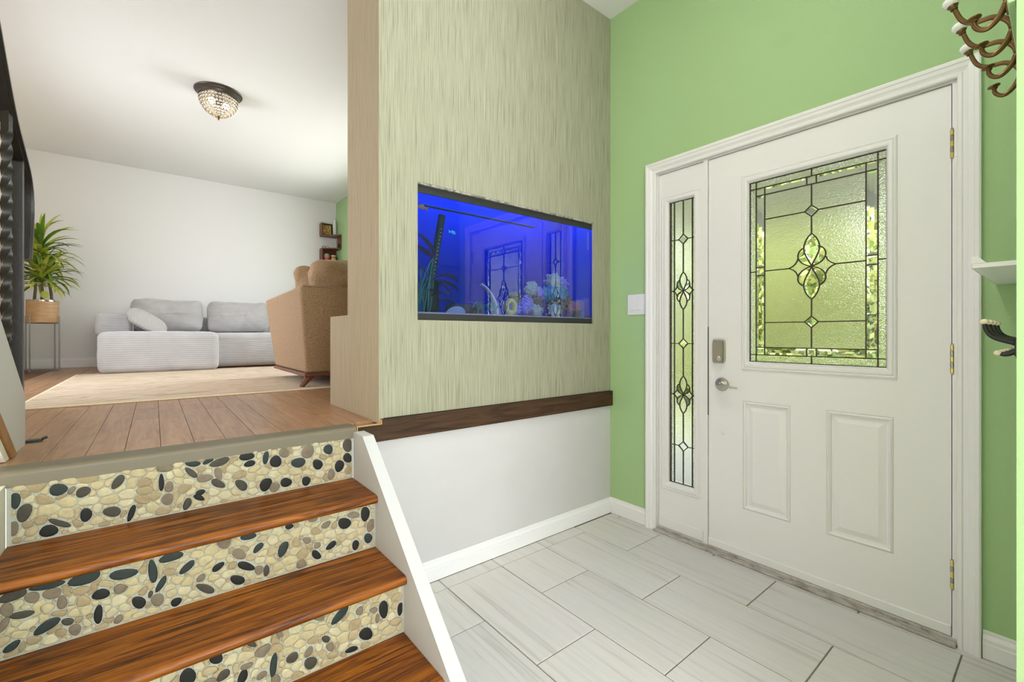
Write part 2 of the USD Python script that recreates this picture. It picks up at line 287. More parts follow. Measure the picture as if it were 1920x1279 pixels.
# baseboards: colonial profile (depth, height)
def base_profile(h, d=0.014): return Polygon([(0, 0), (d, 0), (d, 0.55*h), (d*0.86, 0.58*h), (d*0.86, 0.72*h), (d*0.62, 0.80*h), (d*0.42, 0.86*h), (d*0.42, 0.97*h), (d*0.30, h), (0, h)])
def base_y(x0, x1, y, z, h):         # against a wall facing -y
    return ext(Polygon([(-p[0]+y, p[1]+z) for p in base_profile(h).exterior.coords]), 'X', x0, x1)
def base_x(y0, y1, x, z, h):         # against a wall facing -x
    return ext(Polygon([(-p[0]+x, p[1]+z) for p in base_profile(h).exterior.coords]), 'Y', y0, y1)
obj('baseboard_aquarium', base_y(0.66, X0-0.001, Y0+0.001, 0.002, 0.094), TRIMW, kind=S)
obj('baseboard_right', base_x(1.547, Y0-0.001, X0+0.001, 0.002, 0.094), TRIMW, kind=S)
obj('baseboard_closet', base_x(0.062, 0.187, X0+0.001, 0.002, 0.094), TRIMW, kind=S)
obj('baseboard_back', base_y(-1.149, 2.16, YB+0.001, ZU, 0.105), TRIMW, kind=S)
# hidden living window, then two added openings for the fill lights
PANE = pane_mat('window_pane')
def window(name, x0, x1, a0, a1, z0, z1, axis, n):
    w = thing(name, kind=S)
    def bar(p0, p1, q0, q1, nm='window_frame', m=TRIMW):
        obj(nm, box(x0, x1, p0, p1, q0, q1) if axis == 'X' else box(p0, p1, x0, x1, q0, q1), m, w)
    bar(a0, a1, z0, z0+0.05); bar(a0, a1, z1-0.05, z1); bar(a0, a0+0.05, z0+0.05, z1-0.05); bar(a1-0.05, a1, z0+0.05, z1-0.05)
    for k in range(1, n): c = a0+(a1-a0)*k/n; bar(c-0.02, c+0.02, z0+0.05, z1-0.05, 'mullion')
    xm = (x0+x1)/2
    obj('pane', box(xm-0.002, xm+0.002, a0+0.05, a1-0.05, z0+0.05, z1-0.05) if axis == 'X' else box(a0+0.05, a1-0.05, xm-0.002, xm+0.002, z0+0.05, z1-0.05), PANE, w)
window('window_2', 2.21, 2.27, 4.05, 5.95, 1.5, 2.62, 'X', 2)
window('window_3', -1.24, -1.18, 3.5, 5.1, 1.15, 2.35, 'X', 2)  # added opening, serves the left fill light
window('window_4', -2.59, -2.53, -0.95, 1.25, 0.5, 2.6, 'Y', 2)  # added opening, serves the rear fill light

# ---------------------------------------------------------------- entrance door, side light, casing
DX = 2.262
ring = sbox(0.246, 0.0, 1.494, 2.05).difference(sbox(0.2645, 0.022, 1.1835, 2.034)).difference(sbox(1.2065, 0.022, 1.4765, 2.034))
obj('door_frame', ext(ring, 'X', DX-0.006, X0+0.135), TRIMW, kind=S)
stop = sbox(0.2645, 0.022, 1.1835, 2.034).difference(sbox(0.276, 0.03, 1.172, 2.022))
obj('door_stop', ext(stop, 'X', DX+0.050, DX+0.07), DARKGAP, kind=S)
# casing: mitred profile (offset outward from the opening, depth)
cp = [(0, 0), (0, 0.007), (0.003, 0.011), (0.012, 0.012), (0.016, 0.009), (0.020, 0.010), (0.030, 0.017), (0.043, 0.019), (0.046, 0.022), (0.056, 0.023), (0.061, 0.020), (0.062, 0)]
tc = thing('trim_2', kind=S)
yi0, yi1, zi = 0.2505, 1.4845, 2.042
cs = [(yi1, 0.0, 1, 0), (yi1, zi, 1, 1), (yi0, zi, -1, 1), (yi0, 0.0, -1, 0)]
for a, b in zip(cs[:-1], cs[1:]):
    v = np.array([[(X0-d, y+o*dy, z+o*dz) for o, d in cp] for y, z, dy, dz in (a, b)])
    n = len(cp); f = grid_faces(2, n); f = np.vstack([f, [(0, i, i+1) for i in range(1, n-1)], [(n, n+i+1, n+i) for i in range(1, n-1)]])
    m = trimesh.Trimesh(v.reshape(-1, 3), f, process=False); m.fix_normals(); obj('casing_board', m, TRIMW, tc, smooth=25)
obj('door_sill', cat_([box(X0-0.028, X0+0.14, 0.252, 1.49, 0.0, 0.012, 0.003), box(DX-0.012, DX+0.10, 0.247, 1.493, 0.010, 0.021, 0.002)]), SILL, kind=S)

OBS = glass_mat('obscure_glass', (0.95, 0.95, 0.93), 'noise_texture', 120.0, 0.0015)
GRAN = glass_mat('granite_glass', (0.93, 0.95, 0.90), 'voronoi_texture', 190.0, 0.0016)
BEV = glass_mat('bevelled_glass', (0.97, 0.98, 0.96))
def qc(*p, n=14): return spline(p, n)
def leaded(parent, cy, cz, hw, hh, x, door):
    """leaded glass centred at (cy, cz), half sizes hw, hh: panes cut along the lead lines, and the lead itself"""
    R = lambda a, b: (cy+a, cz+b)
    Ls = []
    def ln(*p): Ls.append(LineString([R(*q) for q in p]))
    def cv(*p): Ls.append(LineString([R(*q) for q in qc(*p)]))
    def diamond(z, rx, rz): ln((0, z+rz), (rx, z), (0, z-rz), (-rx, z), (0, z+rz))
    def flower(z, k, sx):
        for s in (1, -1):
            cv((0, z), (0.016*k, z+s*0.036*k), (0.030*k, z+s*0.076*k), (0.0255*k, z+s*0.109*k), (0, z+s*0.146*k))
            cv((0, z), (-0.016*k, z+s*0.036*k), (-0.030*k, z+s*0.076*k), (-0.0255*k, z+s*0.109*k), (0, z+s*0.146*k))
            for t in (1, -1):
                cv((0, z), (t*0.026*k, z+s*0.010*k), (t*0.050*k, z+s*0.034*k), (t*0.054*k, z+s*0.055*k), (t*0.046*k, z+s*0.074*k), (t*0.0275*k, z+s*0.087*k))
                cv((t*0.0545*k, z+s*0.039*k), (t*0.064*k, z+s*0.018*k), (t*0.080*k*sx, z+s*0.005*k), (t*0.093*k*sx, z))
    if door:
        a, b, t, u = 0.2335, 0.195, 0.4005, 0.3645
        for s in (1, -1):
            ln((s*a, -hh), (s*a, hh)); ln((s*b, -t), (s*b, t)); ln((-hw, s*t), (hw, s*t)); ln((-a, s*u), (a, s*u))
            ln((0, s*t), (0, s*hh)); ln((s*0.0185, s*0+t), (s*0.0185, u)); ln((s*0.0185, -t), (s*0.0185, -u))
            ln((s*b, 0.019), (s*a, 0.019)); ln((s*b, -0.019), (s*a, -0.019)); ln((s*a, 0), (s*hw, 0))
            diamond(s*0.2465, 0.0265, 0.0255)
            ln((-b, s*0.2465), (-0.0265, s*0.2465)); ln((0.0265, s*0.2465), (b, s*0.2465))
            ln((0, s*u), (0, s*0.272)); ln((0, s*0.221), (0, s*0.146)); ln((s*0.093, 0), (s*b, 0))
        flower(0, 1.0, 1.0)
    else:
        a = 0.0535
        for s in (1, -1): ln((s*a, -hh), (s*a, hh))
        for z in (0.570, -0.006, -0.573):
            diamond(z, 0.0275, 0.0265); ln((-hw, z), (-0.0275, z)); ln((0.0275, z), (hw, z))
        for z in (0.285, -0.289): flower(z, 0.70, 1.0); ln((0.065, z), (hw, z)); ln((-0.065, z), (-hw, z))
        for p, q in ((hh, 0.5965), (0.5435, 0.387), (0.183, 0.0205), (-0.0325, -0.187), (-0.391, -0.5465), (-0.5995, -hh)): ln((0, p), (0, q))
    frame = sbox(cy-hw, cz-hh, cy+hw, cz+hh)
    Ls = [shapely.set_precision(l, 1e-5) for l in Ls]
    cells = [c for c in polygonize(unary_union(Ls+[frame.exterior])) if c.area > 2e-5]
    for c in cells:
        g = c.buffer(-0.0008)
        if g.is_empty or g.geom_type != 'Polygon': continue
        q = c.representative_point(); ay, az = abs(q.x-cy), abs(q.y-cz)
        if door:
            kind = GRAN if ay > 0.2335 or az > 0.4005 else BEV if ay > 0.195 or az > 0.3645 or c.area < 0.006 else OBS
        else: kind = GRAN if ay > 0.0535 else BEV if c.area < 0.0022 else OBS
        g = g.simplify(0.0004)
        if kind is BEV and c.convex_hull.area < c.area*1.03:
            i = g.buffer(-min(0.011, 0.36*2*g.area/g.length))
            o = np.array(g.exterior.coords)[:-1]
            if not i.is_empty and i.geom_type == 'Polygon':
                i = np.array(i.exterior.coords)[:-1]
                m = hull(np.vstack([np.c_[np.full(len(o), x+0.004), o], np.c_[np.full(len(o), x+0.002), o], np.c_[np.full(len(i), x-0.001), i]]))
                obj('pane', m, BEV, parent); continue
        obj('pane', ext(g, 'X', x, x+0.004), kind, parent)
    lead = unary_union([l.buffer(0.0021 if door else 0.0019, cap_style=2) for l in Ls]+[frame.exterior.buffer(0.003)])
    obj('lead_came', ext(lead, 'X', x-0.0035, x+0.0065), CAME, parent)
def light_frame(parent, r, g, x):
    """moulded white frame around the glass: outer rect r, glass rect g (y0,y1,z0,z1)"""
    w = ((g[0]-r[0])+(r[1]-g[1]))/2; hgt = r[2]; lv = []
    for t, d in ((0, 0.0), (0.06, 0.006), (0.20, 0.009), (0.30, 0.006), (0.42, 0.011), (0.66, 0.013), (0.80, 0.011), (0.90, 0.005), (1.0, 0.001), (1.0, -0.016)):
        lv.append(tuple(r[i]+(g[i]-r[i])*t for i in range(4))+(x-d,))
    obj('glass_frame', rects(lv, fill=False), DOORW, parent, smooth=20)
def raised_panel(parent, r, x):
    lv = [inset(r, d, x+o) for d, o in ((0, 0.0), (0.002, 0.003), (0.004, -0.001), (0.009, -0.0045), (0.015, 0.000), (0.019, 0.009), (0.025, 0.009), (0.028, 0.0075), (0.048, -0.001), (0.0505, -0.001))]
    obj('raised_panel', rects(lv), DOORW, parent)
d1 = thing('door_1', kind=S)
PR, PL = (0.4295, 0.6565, 0.2585, 0.7955), (0.7945, 1.0085, 0.2615, 0.7945)
GF, GG = (0.4185, 1.0115, 0.946, 1.901), (0.4525, 0.9775, 0.989, 1.859)
slab = sbox(0.2675, 0.024, 1.1805, 2.031)
for r in (PR, PL, GF): slab = slab.difference(sbox(r[0], r[2], r[1], r[3]))
obj('slab', ext(slab, 'X', DX, DX+0.044), DOORW, d1)
backs = unary_union([sbox(r[0]-0.001, r[2]-0.001, r[1]+0.001, r[3]+0.001) for r in (PR, PL)])
obj('panel_backing', ext(backs, 'X', DX+0.012, DX+0.0435), DOORW, d1)
raised_panel(d1, PR, DX); raised_panel(d1, PL, DX)
ins = thing('window_insert', parent=d1); light_frame(ins, GF, GG, DX)
obj('insert_back', ext(sbox(GF[0], GF[2], GF[1], GF[3]).difference(sbox(GG[0]-.002, GG[2]-.002, GG[1]+.002, GG[3]+.002)), 'X', DX+0.017, DX+0.044), DOORW, ins)
leaded(ins, 0.715, 1.424, 0.2625, 0.435, DX+0.012, True)
obj('door_sweep', box(DX-0.007, DX+0.002, 0.2675, 1.1805, 0.0245, 0.062, 0.002), DOORW, d1)
for hz in (1.814, 1.032, 0.250):
    hg = thing('hinge', parent=d1)
    for k in range(5):
        obj('knuckle', lathe([(0, -0.0100), (0.0052, -0.0100), (0.0062, -0.009), (0.0062, 0.009), (0.0052, 0.0100), (0, 0.0100)], (DX-0.004, 0.2645, hz+(k-2)*0.0206), 14), BRASS if k % 2 == 0 else STEEL, hg, smooth=40)
    obj('pin_tip', cat_([lathe([(0, 0), (0.004, 0.001), (0.0045, 0.004), (0, 0.0085)], (DX-0.004, 0.2645, hz+0.0512), 12), lathe([(0, -0.0085), (0.0045, -0.004), (0.004, -0.001), (0, 0)], (DX-0.004, 0.2645, hz-0.0512), 12)]), STEEL, hg, smooth=40)
    obj('leaf_plate', box(DX-0.0075, DX-0.005, 0.2475, 0.2595, hz-0.050, hz+0.050, 0.0008), TRIMW, hg)
db = thing('deadbolt', parent=d1)
obj('lock_body', hull(np.vstack([np.c_[np.full(24, DX-d), 1.1205+w*np.sign(np.cos(t))*np.abs(np.cos(t))**0.35, 1.035+hh*np.sign(np.sin(t))*np.abs(np.sin(t))**0.25] for t in [np.linspace(0, 2*PI, 24)] for d, w, hh in ((0.0, 0.0305, 0.0605), (0.021, 0.0305, 0.0605), (0.027, 0.026, 0.056))])), NICKEL, db, smooth=30)
obj('thumb_turn', cat_([xf(lathe([(0, 0), (0.0145, 0), (0.0145, 0.003), (0.012, 0.005), (0, 0.005)], n=24), rot(-90, (0, 1, 0))).apply_translation((DX-0.027, 1.119, 0.998)), box(DX-0.044, DX-0.030, 1.1155, 1.1225, 0.985, 1.011, 0.002)]), NICKEL, db, smooth=30)
lv_ = thing('lever_handle', parent=d1)
obj('rosette', xf(lathe([(0, 0), (0.0345, 0), (0.0345, 0.006), (0.031, 0.011), (0.018, 0.014), (0.012, 0.020), (0.0115, 0.045), (0, 0.046)], n=32), rot(-90, (0, 1, 0))).apply_translation((DX, 1.109, 0.867)), NICKEL, lv_, smooth=35)
obj('lever', tube(spline([(DX-0.040, 1.112, 0.867), (DX-0.052, 1.095, 0.867), (DX-0.056, 1.065, 0.865), (DX-0.054, 1.035, 0.861), (DX-0.050, 1.012, 0.859)], 20), np.linspace(0.0115, 0.006, 20), 12, flat=0.75), NICKEL, lv_, smooth=40)
obj('screw_plug', xf(lathe([(0, 0), (0.0085, 0), (0.0075, 0.003), (0.003, 0.0035), (0, 0.002)], n=18), rot(-90, (0, 1, 0))).apply_translation((DX, 1.107, 0.616)), PLATE, d1, smooth=40)
obj('latch_strip', box(DX-0.0045, DX+0.0, 1.1812, 1.1832, 0.70, 1.16), DARKGAP, d1)
w1 = thing('window_1', kind=S)
SF, SG = (1.2285, 1.4585, 0.243, 1.9005), (1.2615, 1.4135, 0.2925, 1.8615)
obj('slab', ext(sbox(1.2085, 0.024, 1.4745, 2.031).difference(sbox(SF[0], SF[2], SF[1], SF[3])), 'X', DX, DX+0.044), DOORW, w1)
obj('insert_back', ext(sbox(SF[0], SF[2], SF[1], SF[3]).difference(sbox(SG[0]-.002, SG[2]-.002, SG[1]+.002, SG[3]+.002)), 'X', DX+0.017, DX+0.044), DOORW, w1)
li = thing('side_light', parent=w1); light_frame(li, SF, SG, DX)
leaded(li, 1.3315, 1.077, 0.076, 0.7845, DX+0.012, False)
obj('bottom_rail', box(DX-0.007, DX+0.002, 1.2085, 1.4745, 0.030, 0.085, 0.002), DOORW, w1)
# ---------------------------------------------------------------- foyer staircase
XL, XR = -0.311, 0.622
TR = [(1.540, 1.803, 0.547), (1.306, 1.568, 0.358), (1.070, 1.333, 0.173)]        # treads: front y, back y, top z
RI = [('R1', 1.800, 0.547, 0.712), ('R2', 1.565, 0.358, 0.518), ('R3', 1.330, 0.173, 0.329), ('R4', 1.095, 0.0, 0.144)]
DARK = {"R1": "-294,669,23,10,88,B;-277,632,24,15,81,D;-298,594,21,10,89,t;-211,681,20,16,159,B;-160,663,16,15,30,D;-84,677,22,12,63,D;-154,595,20,13,98,K;-97,590,21,15,150,D;-53,575,25,8,76,K;-208,585,26,8,145,D;-230,569,20,16,149,K;19,653,27,7,89,K;38,635,18,11,87,t;34,597,18,16,96,t;85,570,19,11,78,D;120,599,14,9,19,K;116,584,18,8,138,K;96,669,23,9,128,D;132,644,22,13,180,t;100,698,20,10,166,B;141,699,17,7,22,B;174,690,29,13,17,D;170,651,23,11,104,t;169,619,23,12,142,D;237,599,24,14,122,D;253,696,24,14,171,K;262,669,17,11,178,K;312,681,22,10,84,B;344,662,23,18,107,K;372,688,18,17,161,t;453,679,25,23,44,t;420,644,24,19,168,B;488,625,21,17,111,K;527,676,21,16,106,B;601,681,27,19,95,D;601,630,22,15,118,K;569,604,24,17,72,K;538,577,22,13,91,t;312,585,25,18,64,K;378,579,19,17,169,K;340,570,19,17,59,t;447,570,18,15,117,K", "R2": "-259,505,22,14,12,D;-228,489,15,12,143,t;-269,475,17,11,102,t;-202,508,30,9,176,B;-136,504,32,16,4,B;-62,489,28,14,173,B;-194,486,18,13,171,t;-177,458,18,9,98,t;-106,452,18,13,157,K;-245,454,20,9,171,D;-111,402,23,9,88,K;-203,410,24,13,29,B;-167,406,13,8,151,D;-154,381,15,11,119,t;-261,385,16,9,30,B;-72,374,11,9,51,t;-274,442,17,8,73,t;-2,476,32,10,94,B;38,503,26,13,3,B;16,436,22,8,65,B;74,463,22,10,37,B;-31,403,20,12,127,K;8,395,18,14,122,t;49,374,13,11,31,K;-7,416,10,5,76,D;117,387,27,10,138,D;106,421,12,9,29,t;147,440,16,10,27,K;224,508,21,11,177,B;200,461,23,13,131,t;251,465,18,9,42,B;218,419,26,11,146,K;196,385,21,13,140,K;253,396,15,12,135,t;273,387,18,8,90,D;320,440,26,13,66,B;338,507,13,8,167,K;410,511,14,9,173,t;451,482,16,10,26,t;512,471,25,17,149,K;584,485,26,16,99,K;543,492,22,11,161,t;595,396,19,14,121,B;550,385,17,12,95,K;468,408,19,10,25,K;420,391,21,10,126,K;423,421,11,10,22,t;391,447,14,10,139,t;605,439,22,15,77,t", "R3": "423,306,30,13,43,B;364,321,17,8,151,t;554,271,27,15,99,K;480,295,13,11,84,t;523,280,13,9,154,t;535,250,14,7,86,t;609,251,21,9,82,K;64,298,22,15,111,K;121,317,16,13,133,K;197,320,14,7,139,D;263,316,11,7,109,t;136,267,15,12,42,D;187,266,14,8,178,t;178,243,18,11,69,K;249,239,31,9,85,B;109,265,14,8,159,t;221,226,12,10,13,t;254,200,15,11,114,t;499,218,23,17,147,K;456,190,19,8,169,K;295,239,15,14,31,D;342,203,18,16,116,D;395,225,15,10,126,t;383,252,14,8,142,D;337,236,15,10,65,t"}
st = thing('staircase', 'short foyer staircase with reddish wood treads and pebble-clad risers', 'stairs')
def tread_mesh(yf, yb, z):
    t = 0.029; arc = [(yf+t/2-t/2*math.sin(a)*1.0, z-t/2+t/2*math.cos(a)) for a in np.linspace(0, PI, 10)]
    return ext(Polygon(arc+[(yb, z-t), (yb, z)]), 'X', XL+0.001, XR-0.001)
for yf, yb, z in TR: obj('tread', tread_mesh(yf, yb, z), TREAD, st, smooth=30)
na = [(1.803-0.0-0.004+0.012*0-0.012*math.sin(a), ZU-0.012+0.012*math.cos(a)) for a in np.linspace(0, PI/2, 7)]
obj('nosing', ext(Polygon([(1.884, ZU)]+[(1.802-0.014*math.sin(a)+0.008, ZU+0.001-0.014+0.014*math.cos(a)) for a in np.linspace(0, PI/2, 8)]+[(1.796, 0.706), (1.884, 0.706)]), 'X', XL-0.05, 0.636), NOSING, st, smooth=30)
# right-hand stringer board, painted white, sloping to the floor
sp = Polygon([(Y0-0.022, 0.0), (Y0-0.022, 0.731), (1.692, 0.731), (0.822, 0.0)])
obj('stringer', ext(sp, 'X', XR, XR+0.043), WHITE, st)
obj('stringer', box(XL-0.06, XL, 0.4, 1.795, -0.02, 0.715), CREAM, st)
def peb_mesh(poly, y, h):
    """flat river pebble: outline in (x, z), domed towards -y"""
    p = np.array(poly.exterior.coords)[:-1]; n = len(p); c = p.mean(0)
    v = np.vstack([np.c_[p[:, 0], np.full(n, y), p[:, 1]], np.c_[p[:, 0], np.full(n, y-h*0.55), p[:, 1]]]+
                  [np.c_[c[0]+(p[:, 0]-c[0])*k, np.full(n, y-h*g), c[1]+(p[:, 1]-c[1])*k] for k, g in ((0.86, 0.93), (0.55, 1.0))]+[[[c[0], y-h, c[1]]]])
    f = grid_faces(4, n); f = np.vstack([f, [(3*n+j, 3*n+(j+1) % n, 4*n) for j in range(n)]])
    m = trimesh.Trimesh(v, f, process=False)
    if m.face_normals[-1][1] > 0: m.invert()
    return m
def resample(poly, n): 
    r = poly.exterior; return Polygon([r.interpolate(k/n, normalized=True).coords[0] for k in range(n)])
npeb, MOST = 0, 296
jobs = []
for rn, y, z0, z1 in RI:
    ri = thing('riser', parent=st); obj('grout_face', box(XL, XR, y, y+0.015, z0, z1), PEBG, ri)
    area = sbox(XL+0.010, z0+0.004, XR-0.006, z1-0.001)
    darks = []
    for e in (DARK.get(rn) or '').split(';'):
        if not e: continue
        x, z, a, b, an, t = e.split(','); x, z, a, b, an = float(x)/1e3, float(z)/1e3, float(a)/1e3, float(b)/1e3, math.radians(float(an))
        r2 = random.Random(e); ph = r2.uniform(0, 6)
        q = Polygon([(x+k*a*math.cos(w)*math.cos(an)-k*b*math.sin(w)*math.sin(an), z+k*a*math.cos(w)*math.sin(an)+k*b*math.sin(w)*math.cos(an)) for w in np.linspace(0, 2*PI, 14, endpoint=False) for k in [1+0.06*math.sin(2*w+ph)+0.05*math.sin(3*w+2*ph)]])
        q = q.buffer(0).intersection(area)
        if q.geom_type == 'Polygon' and q.area > 1e-5: darks.append((q, t))
    big = unary_union([d.buffer(0.0012) for d, _ in darks]) if darks else Polygon()
    r3 = np.random.default_rng(11+int(rn[1])); pts = []
    d0 = 0.0300 if rn == 'R1' else 0.0275
    for _ in range(6000):
        p = (r3.uniform(XL, XR), r3.uniform(z0, z1))
        if big.distance(Point(p)) < 0.006 and darks: continue
        if all((p[0]-q[0])**2+((p[1]-q[1])*1.25)**2 > d0*d0 for q in pts): pts.append(p)
    sites = pts+[tuple(np.array(d.centroid.coords[0])+0.7*(np.array(d.exterior.coords)[k]-np.array(d.centroid.coords[0]))) for d, _ in darks for k in range(0, len(d.exterior.coords), 2)]+[(XL-0.3, z0-0.3), (XR+0.3, z0-0.3), (XL-0.3, z1+0.3), (XR+0.3, z1+0.3)]
    # skewed metric so that the pebbles lean and stretch like river stones
    sk = np.array([[0.80, 0.10], [0.0, 1.12]]); A = np.array(sites); vor = Voronoi(A @ sk.T); inv = np.linalg.inv(sk)
    lights = []
    for i in range(len(pts)):
        reg = vor.regions[vor.point_region[i]]
        if -1 in reg or not reg: continue
        c = Polygon(vor.vertices[reg] @ inv.T).intersection(area).difference(big)
        c = max(getattr(c, 'geoms', [c]), key=lambda g: g.area)
        c = c.buffer(-0.0058).buffer(0.0050) if c.area > 3e-4 else c.buffer(-0.0035).buffer(0.0028)
        if c.is_empty: continue
        c = max(getattr(c, 'geoms', [c]), key=lambda g: g.area)
        if c.area < 3e-5: continue
        lights.append(c); jobs.append((c.area, ri, rn, y, resample(c, 12), r3.choice(list('cceecesnnt'), p=[.16, .14, .14, .12, .1, .08, .1, .07, .06, .03])))
    left = area.difference(unary_union([g.buffer(0.0009) for g in lights]+[d.buffer(0.0014) for d, _ in darks])).buffer(-0.0042).buffer(0.0038)
    for g in getattr(left, 'geoms', [left]):
        while g.area > 4e-5:                                            # chips that fill the remaining gaps, long ones cut in pieces
            w_ = g.minimum_rotated_rectangle; e_ = np.array(w_.exterior.coords); L_ = np.linalg.norm(np.diff(e_[:3], axis=0), axis=1); c_ = g
            if L_.max() > 0.034: c_ = g.intersection(Point(g.exterior.coords[0]).buffer(0.026)); c_ = max(getattr(c_, 'geoms', [c_]), key=lambda q: q.area)
            if c_.area < 1e-6: break
            k_ = c_.buffer(-0.0024).buffer(0.0022)
            k_ = max(getattr(k_, 'geoms', [k_]), key=lambda q: q.area)
            if k_.area > 2.5e-5: jobs.append((k_.area, ri, rn, y, resample(k_, 12), r3.choice(list('cesn'))))
            g = g.difference(c_.buffer(0.0006)); g = max(getattr(g, 'geoms', [g]), key=lambda q: q.area)
    for d, t in darks: jobs.append((1.0, ri, rn, y, d if len(d.exterior.coords) < 18 else resample(d, 14), t))
rank = sorted([j for j in jobs if j[2] != 'R4'], key=lambda j: -j[0])
keep = set(id(j) for j in rank[:MOST]); rest = {}
for j in jobs:
    a, ri, rn, y, poly, t = j
    m = peb_mesh(poly, y, 0.0034+0.0012*((a*1e6) % 1))
    if id(j) in keep: obj('pebble', m, STONE[t], ri, smooth=50)
    else: rest.setdefault((str(ri.GetPath()), t), (ri, []))[1].append(m)
for (k, t), (ri, ms) in rest.items():
    obj('small_pebbles', cat_(ms), STONE[t], ri, smooth=50, kind='stuff')
# ---------------------------------------------------------------- upper staircase beside the living floor, iron railing
us = thing('upper_staircase', 'white stringer panel of the stairs going up at the far left', 'stairs')
sl = -0.806
def zt(y): return 0.917+(2.195-y)*0.806          # top edge of the panel
pan = Polygon([(2.195, ZU+0.001), (2.195, 0.917), (-0.45, zt(-0.45)), (-0.45, zt(-0.45)-0.335), (2.04, ZU+0.001)])
obj('stringer_panel', ext(pan, 'X', -0.385, -0.336), WHITE, us)
trp = Polygon([(2.045, ZU+0.001), (-0.45, zt(-0.45)-0.332), (-0.45, zt(-0.45)-0.36), (1.985, ZU+0.001)])
obj('edge_trim', ext(trp, 'X', -0.388, -0.330), mat('orange_pine_trim', (0.42, 0.20, 0.06), 0.45, noise=((30, 5, 5), [(0.3, (0.30, 0.13, 0.035)), (0.7, (0.50, 0.26, 0.09))], 4, 0.5)), us)
sof = Polygon([(1.975, ZU+0.002), (-0.45, zt(-0.45)-0.372), (-0.45, zt(-0.45)-0.40), (1.93, ZU+0.002)])
obj('soffit', ext(sof, 'X', -1.14, -0.335), CREAM, us)
rl = thing('railing', 'black wrought iron railing with twisted baluster and curled handrail end', 'railing')
hp = spline([(-0.353, 0.62, 3.04), (-0.353, 1.2, 2.55), (-0.353, 1.60, 2.215), (-0.353, 1.902, 1.955), (-0.353, 2.10, 1.782), (-0.353, 2.235, 1.708), (-0.353, 2.300, 1.655), (-0.353, 2.324, 1.590), (-0.353, 2.316, 1.500), (-0.353, 2.292, 1.385)], 60)
def rail_mesh(p, w, t):
    tg = np.gradient(p, axis=0); tg /= np.linalg.norm(tg, axis=1, keepdims=True); nn = np.cross((1, 0, 0), tg)
    prof = [(-w, -t*0.5), (-w, t*0.4), (-w*0.7, t), (w*0.7, t), (w, t*0.4), (w, -t*0.5), (w*0.6, -t*0.6), (w*0.6, -t*1.2), (-w*0.6, -t*1.2), (-w*0.6, -t*0.6)]
    v = np.array([[q+a*np.array([1, 0, 0])+b*n for a, b in prof] for q, n in zip(p, nn)]); k = len(prof)
    f = np.vstack([grid_faces(len(p), k), [(0, i, i+1) for i in range(1, k-1)], [((len(p)-1)*k, (len(p)-1)*k+i+1, (len(p)-1)*k+i) for i in range(1, k-1)]])
    m = trimesh.Trimesh(v.reshape(-1, 3), f, process=False); m.fix_normals(); return m
obj('handrail', rail_mesh(hp, 0.020, 0.011), IRON, rl, smooth=30)
NY = 2.197
nw = ext(unary_union([sbox(NY-0.0125, zt(NY)-0.03, NY+0.0125, 1.690), Point(NY, 1.690).buffer(0.0125)]), 'X', -0.3655, -0.3405)
obj('newel', nw, IRON, rl)
def twisted(y, zb, ztop, s=0.0100):
    zs = np.linspace(zb, ztop, 220); u = (zs-zb)/(ztop-zb); tw = np.clip((u-0.04)/0.82, 0, 1)*2*PI*3.2
    v = np.array([[(-0.353+s*1.35*math.cos(t+q), y+s*1.35*math.sin(t+q), z) for q in (PI/4, 3*PI/4, 5*PI/4, 7*PI/4)] for z, t in zip(zs, tw)]).reshape(-1, 3)
    f = np.vstack([grid_faces(220, 4), [(0, 2, 1), (0, 3, 2), (876, 877, 878), (876, 878, 879)]])
    m = trimesh.Trimesh(v, f, process=False); m.fix_normals(); return m
for y in (2.051,): obj('baluster', twisted(y, zt(y)-0.01, float(np.interp(y, hp[:44, 1], hp[:44, 2]))-0.008), IRON, rl, smooth=50)
obj('floor_strap', cat_([box(-0.345, -0.302, 2.228, 2.262, ZU, ZU+0.008, 0.002), tube([(-0.303, 2.245, ZU+0.008), (-0.292, 2.250, ZU+0.012)], 0.005, 8)]), BLACK, None, label='small black strap lying on the wood floor beside the white stair panel', cat='strap')

# ---------------------------------------------------------------- living room
tag(obj('area_rug', cat_([box(-0.535, 2.05, 3.20, 5.62, ZU+0.0004, ZU+0.009, 0.003)]), RUGM), 'large beige distressed rug between the grey and brown sofas', 'rug')
rugp = stage.GetPrimAtPath('/World/area_rug')
obj('binding', cat_([box(-0.545, -0.525, 3.19, 5.62, ZU+0.0003, ZU+0.0098, 0.003), box(-0.545, 2.05, 3.19, 3.21, ZU+0.0003, ZU+0.0098, 0.003)]), RUGE, rugp)
def soft(x0, x1, y0, y1, z0, z1, r, seed=0, bulge=0.0): 
    m = rbox(x0, x1, y0, y1, z0, z1, r); m = m.subdivide_to_size(0.07, max_iter=6); v = np.array(m.vertices)
    c = np.array([(x0+x1)/2, (y0+y1)/2, (z0+z1)/2]); hsz = np.array([x1-x0, y1-y0, z1-z0])/2; u = (v-c)/hsz
    v += bulge*np.sign(u)*(np.abs(u) > 0.9)*(1-np.roll(np.abs(u), 1, 1)**2)*(1-np.roll(np.abs(u), 2, 1)**2)
    v += (meshkit.fbm(v*5+seed, 3, seed)-0.5)[:, None]*0.010*np.sign(u)*(np.abs(u) > 0.8); v[:, 2] = np.maximum(v[:, 2], z0)
    m.vertices = v; return m
zr = ZU+0.0095
gs = thing('corduroy_sofa', 'low light grey corduroy sofa against the white back wall', 'sofa')
obj('seat_module', soft(-0.402, 0.528, 5.50, 6.05, zr, 1.146, 0.055, 1, 0.006), CORD, gs, smooth=True)
obj('seat_module', soft(0.40, 1.75, 5.86, 6.60, zr, 1.136, 0.055, 2, 0.006), CORD, gs, smooth=True)
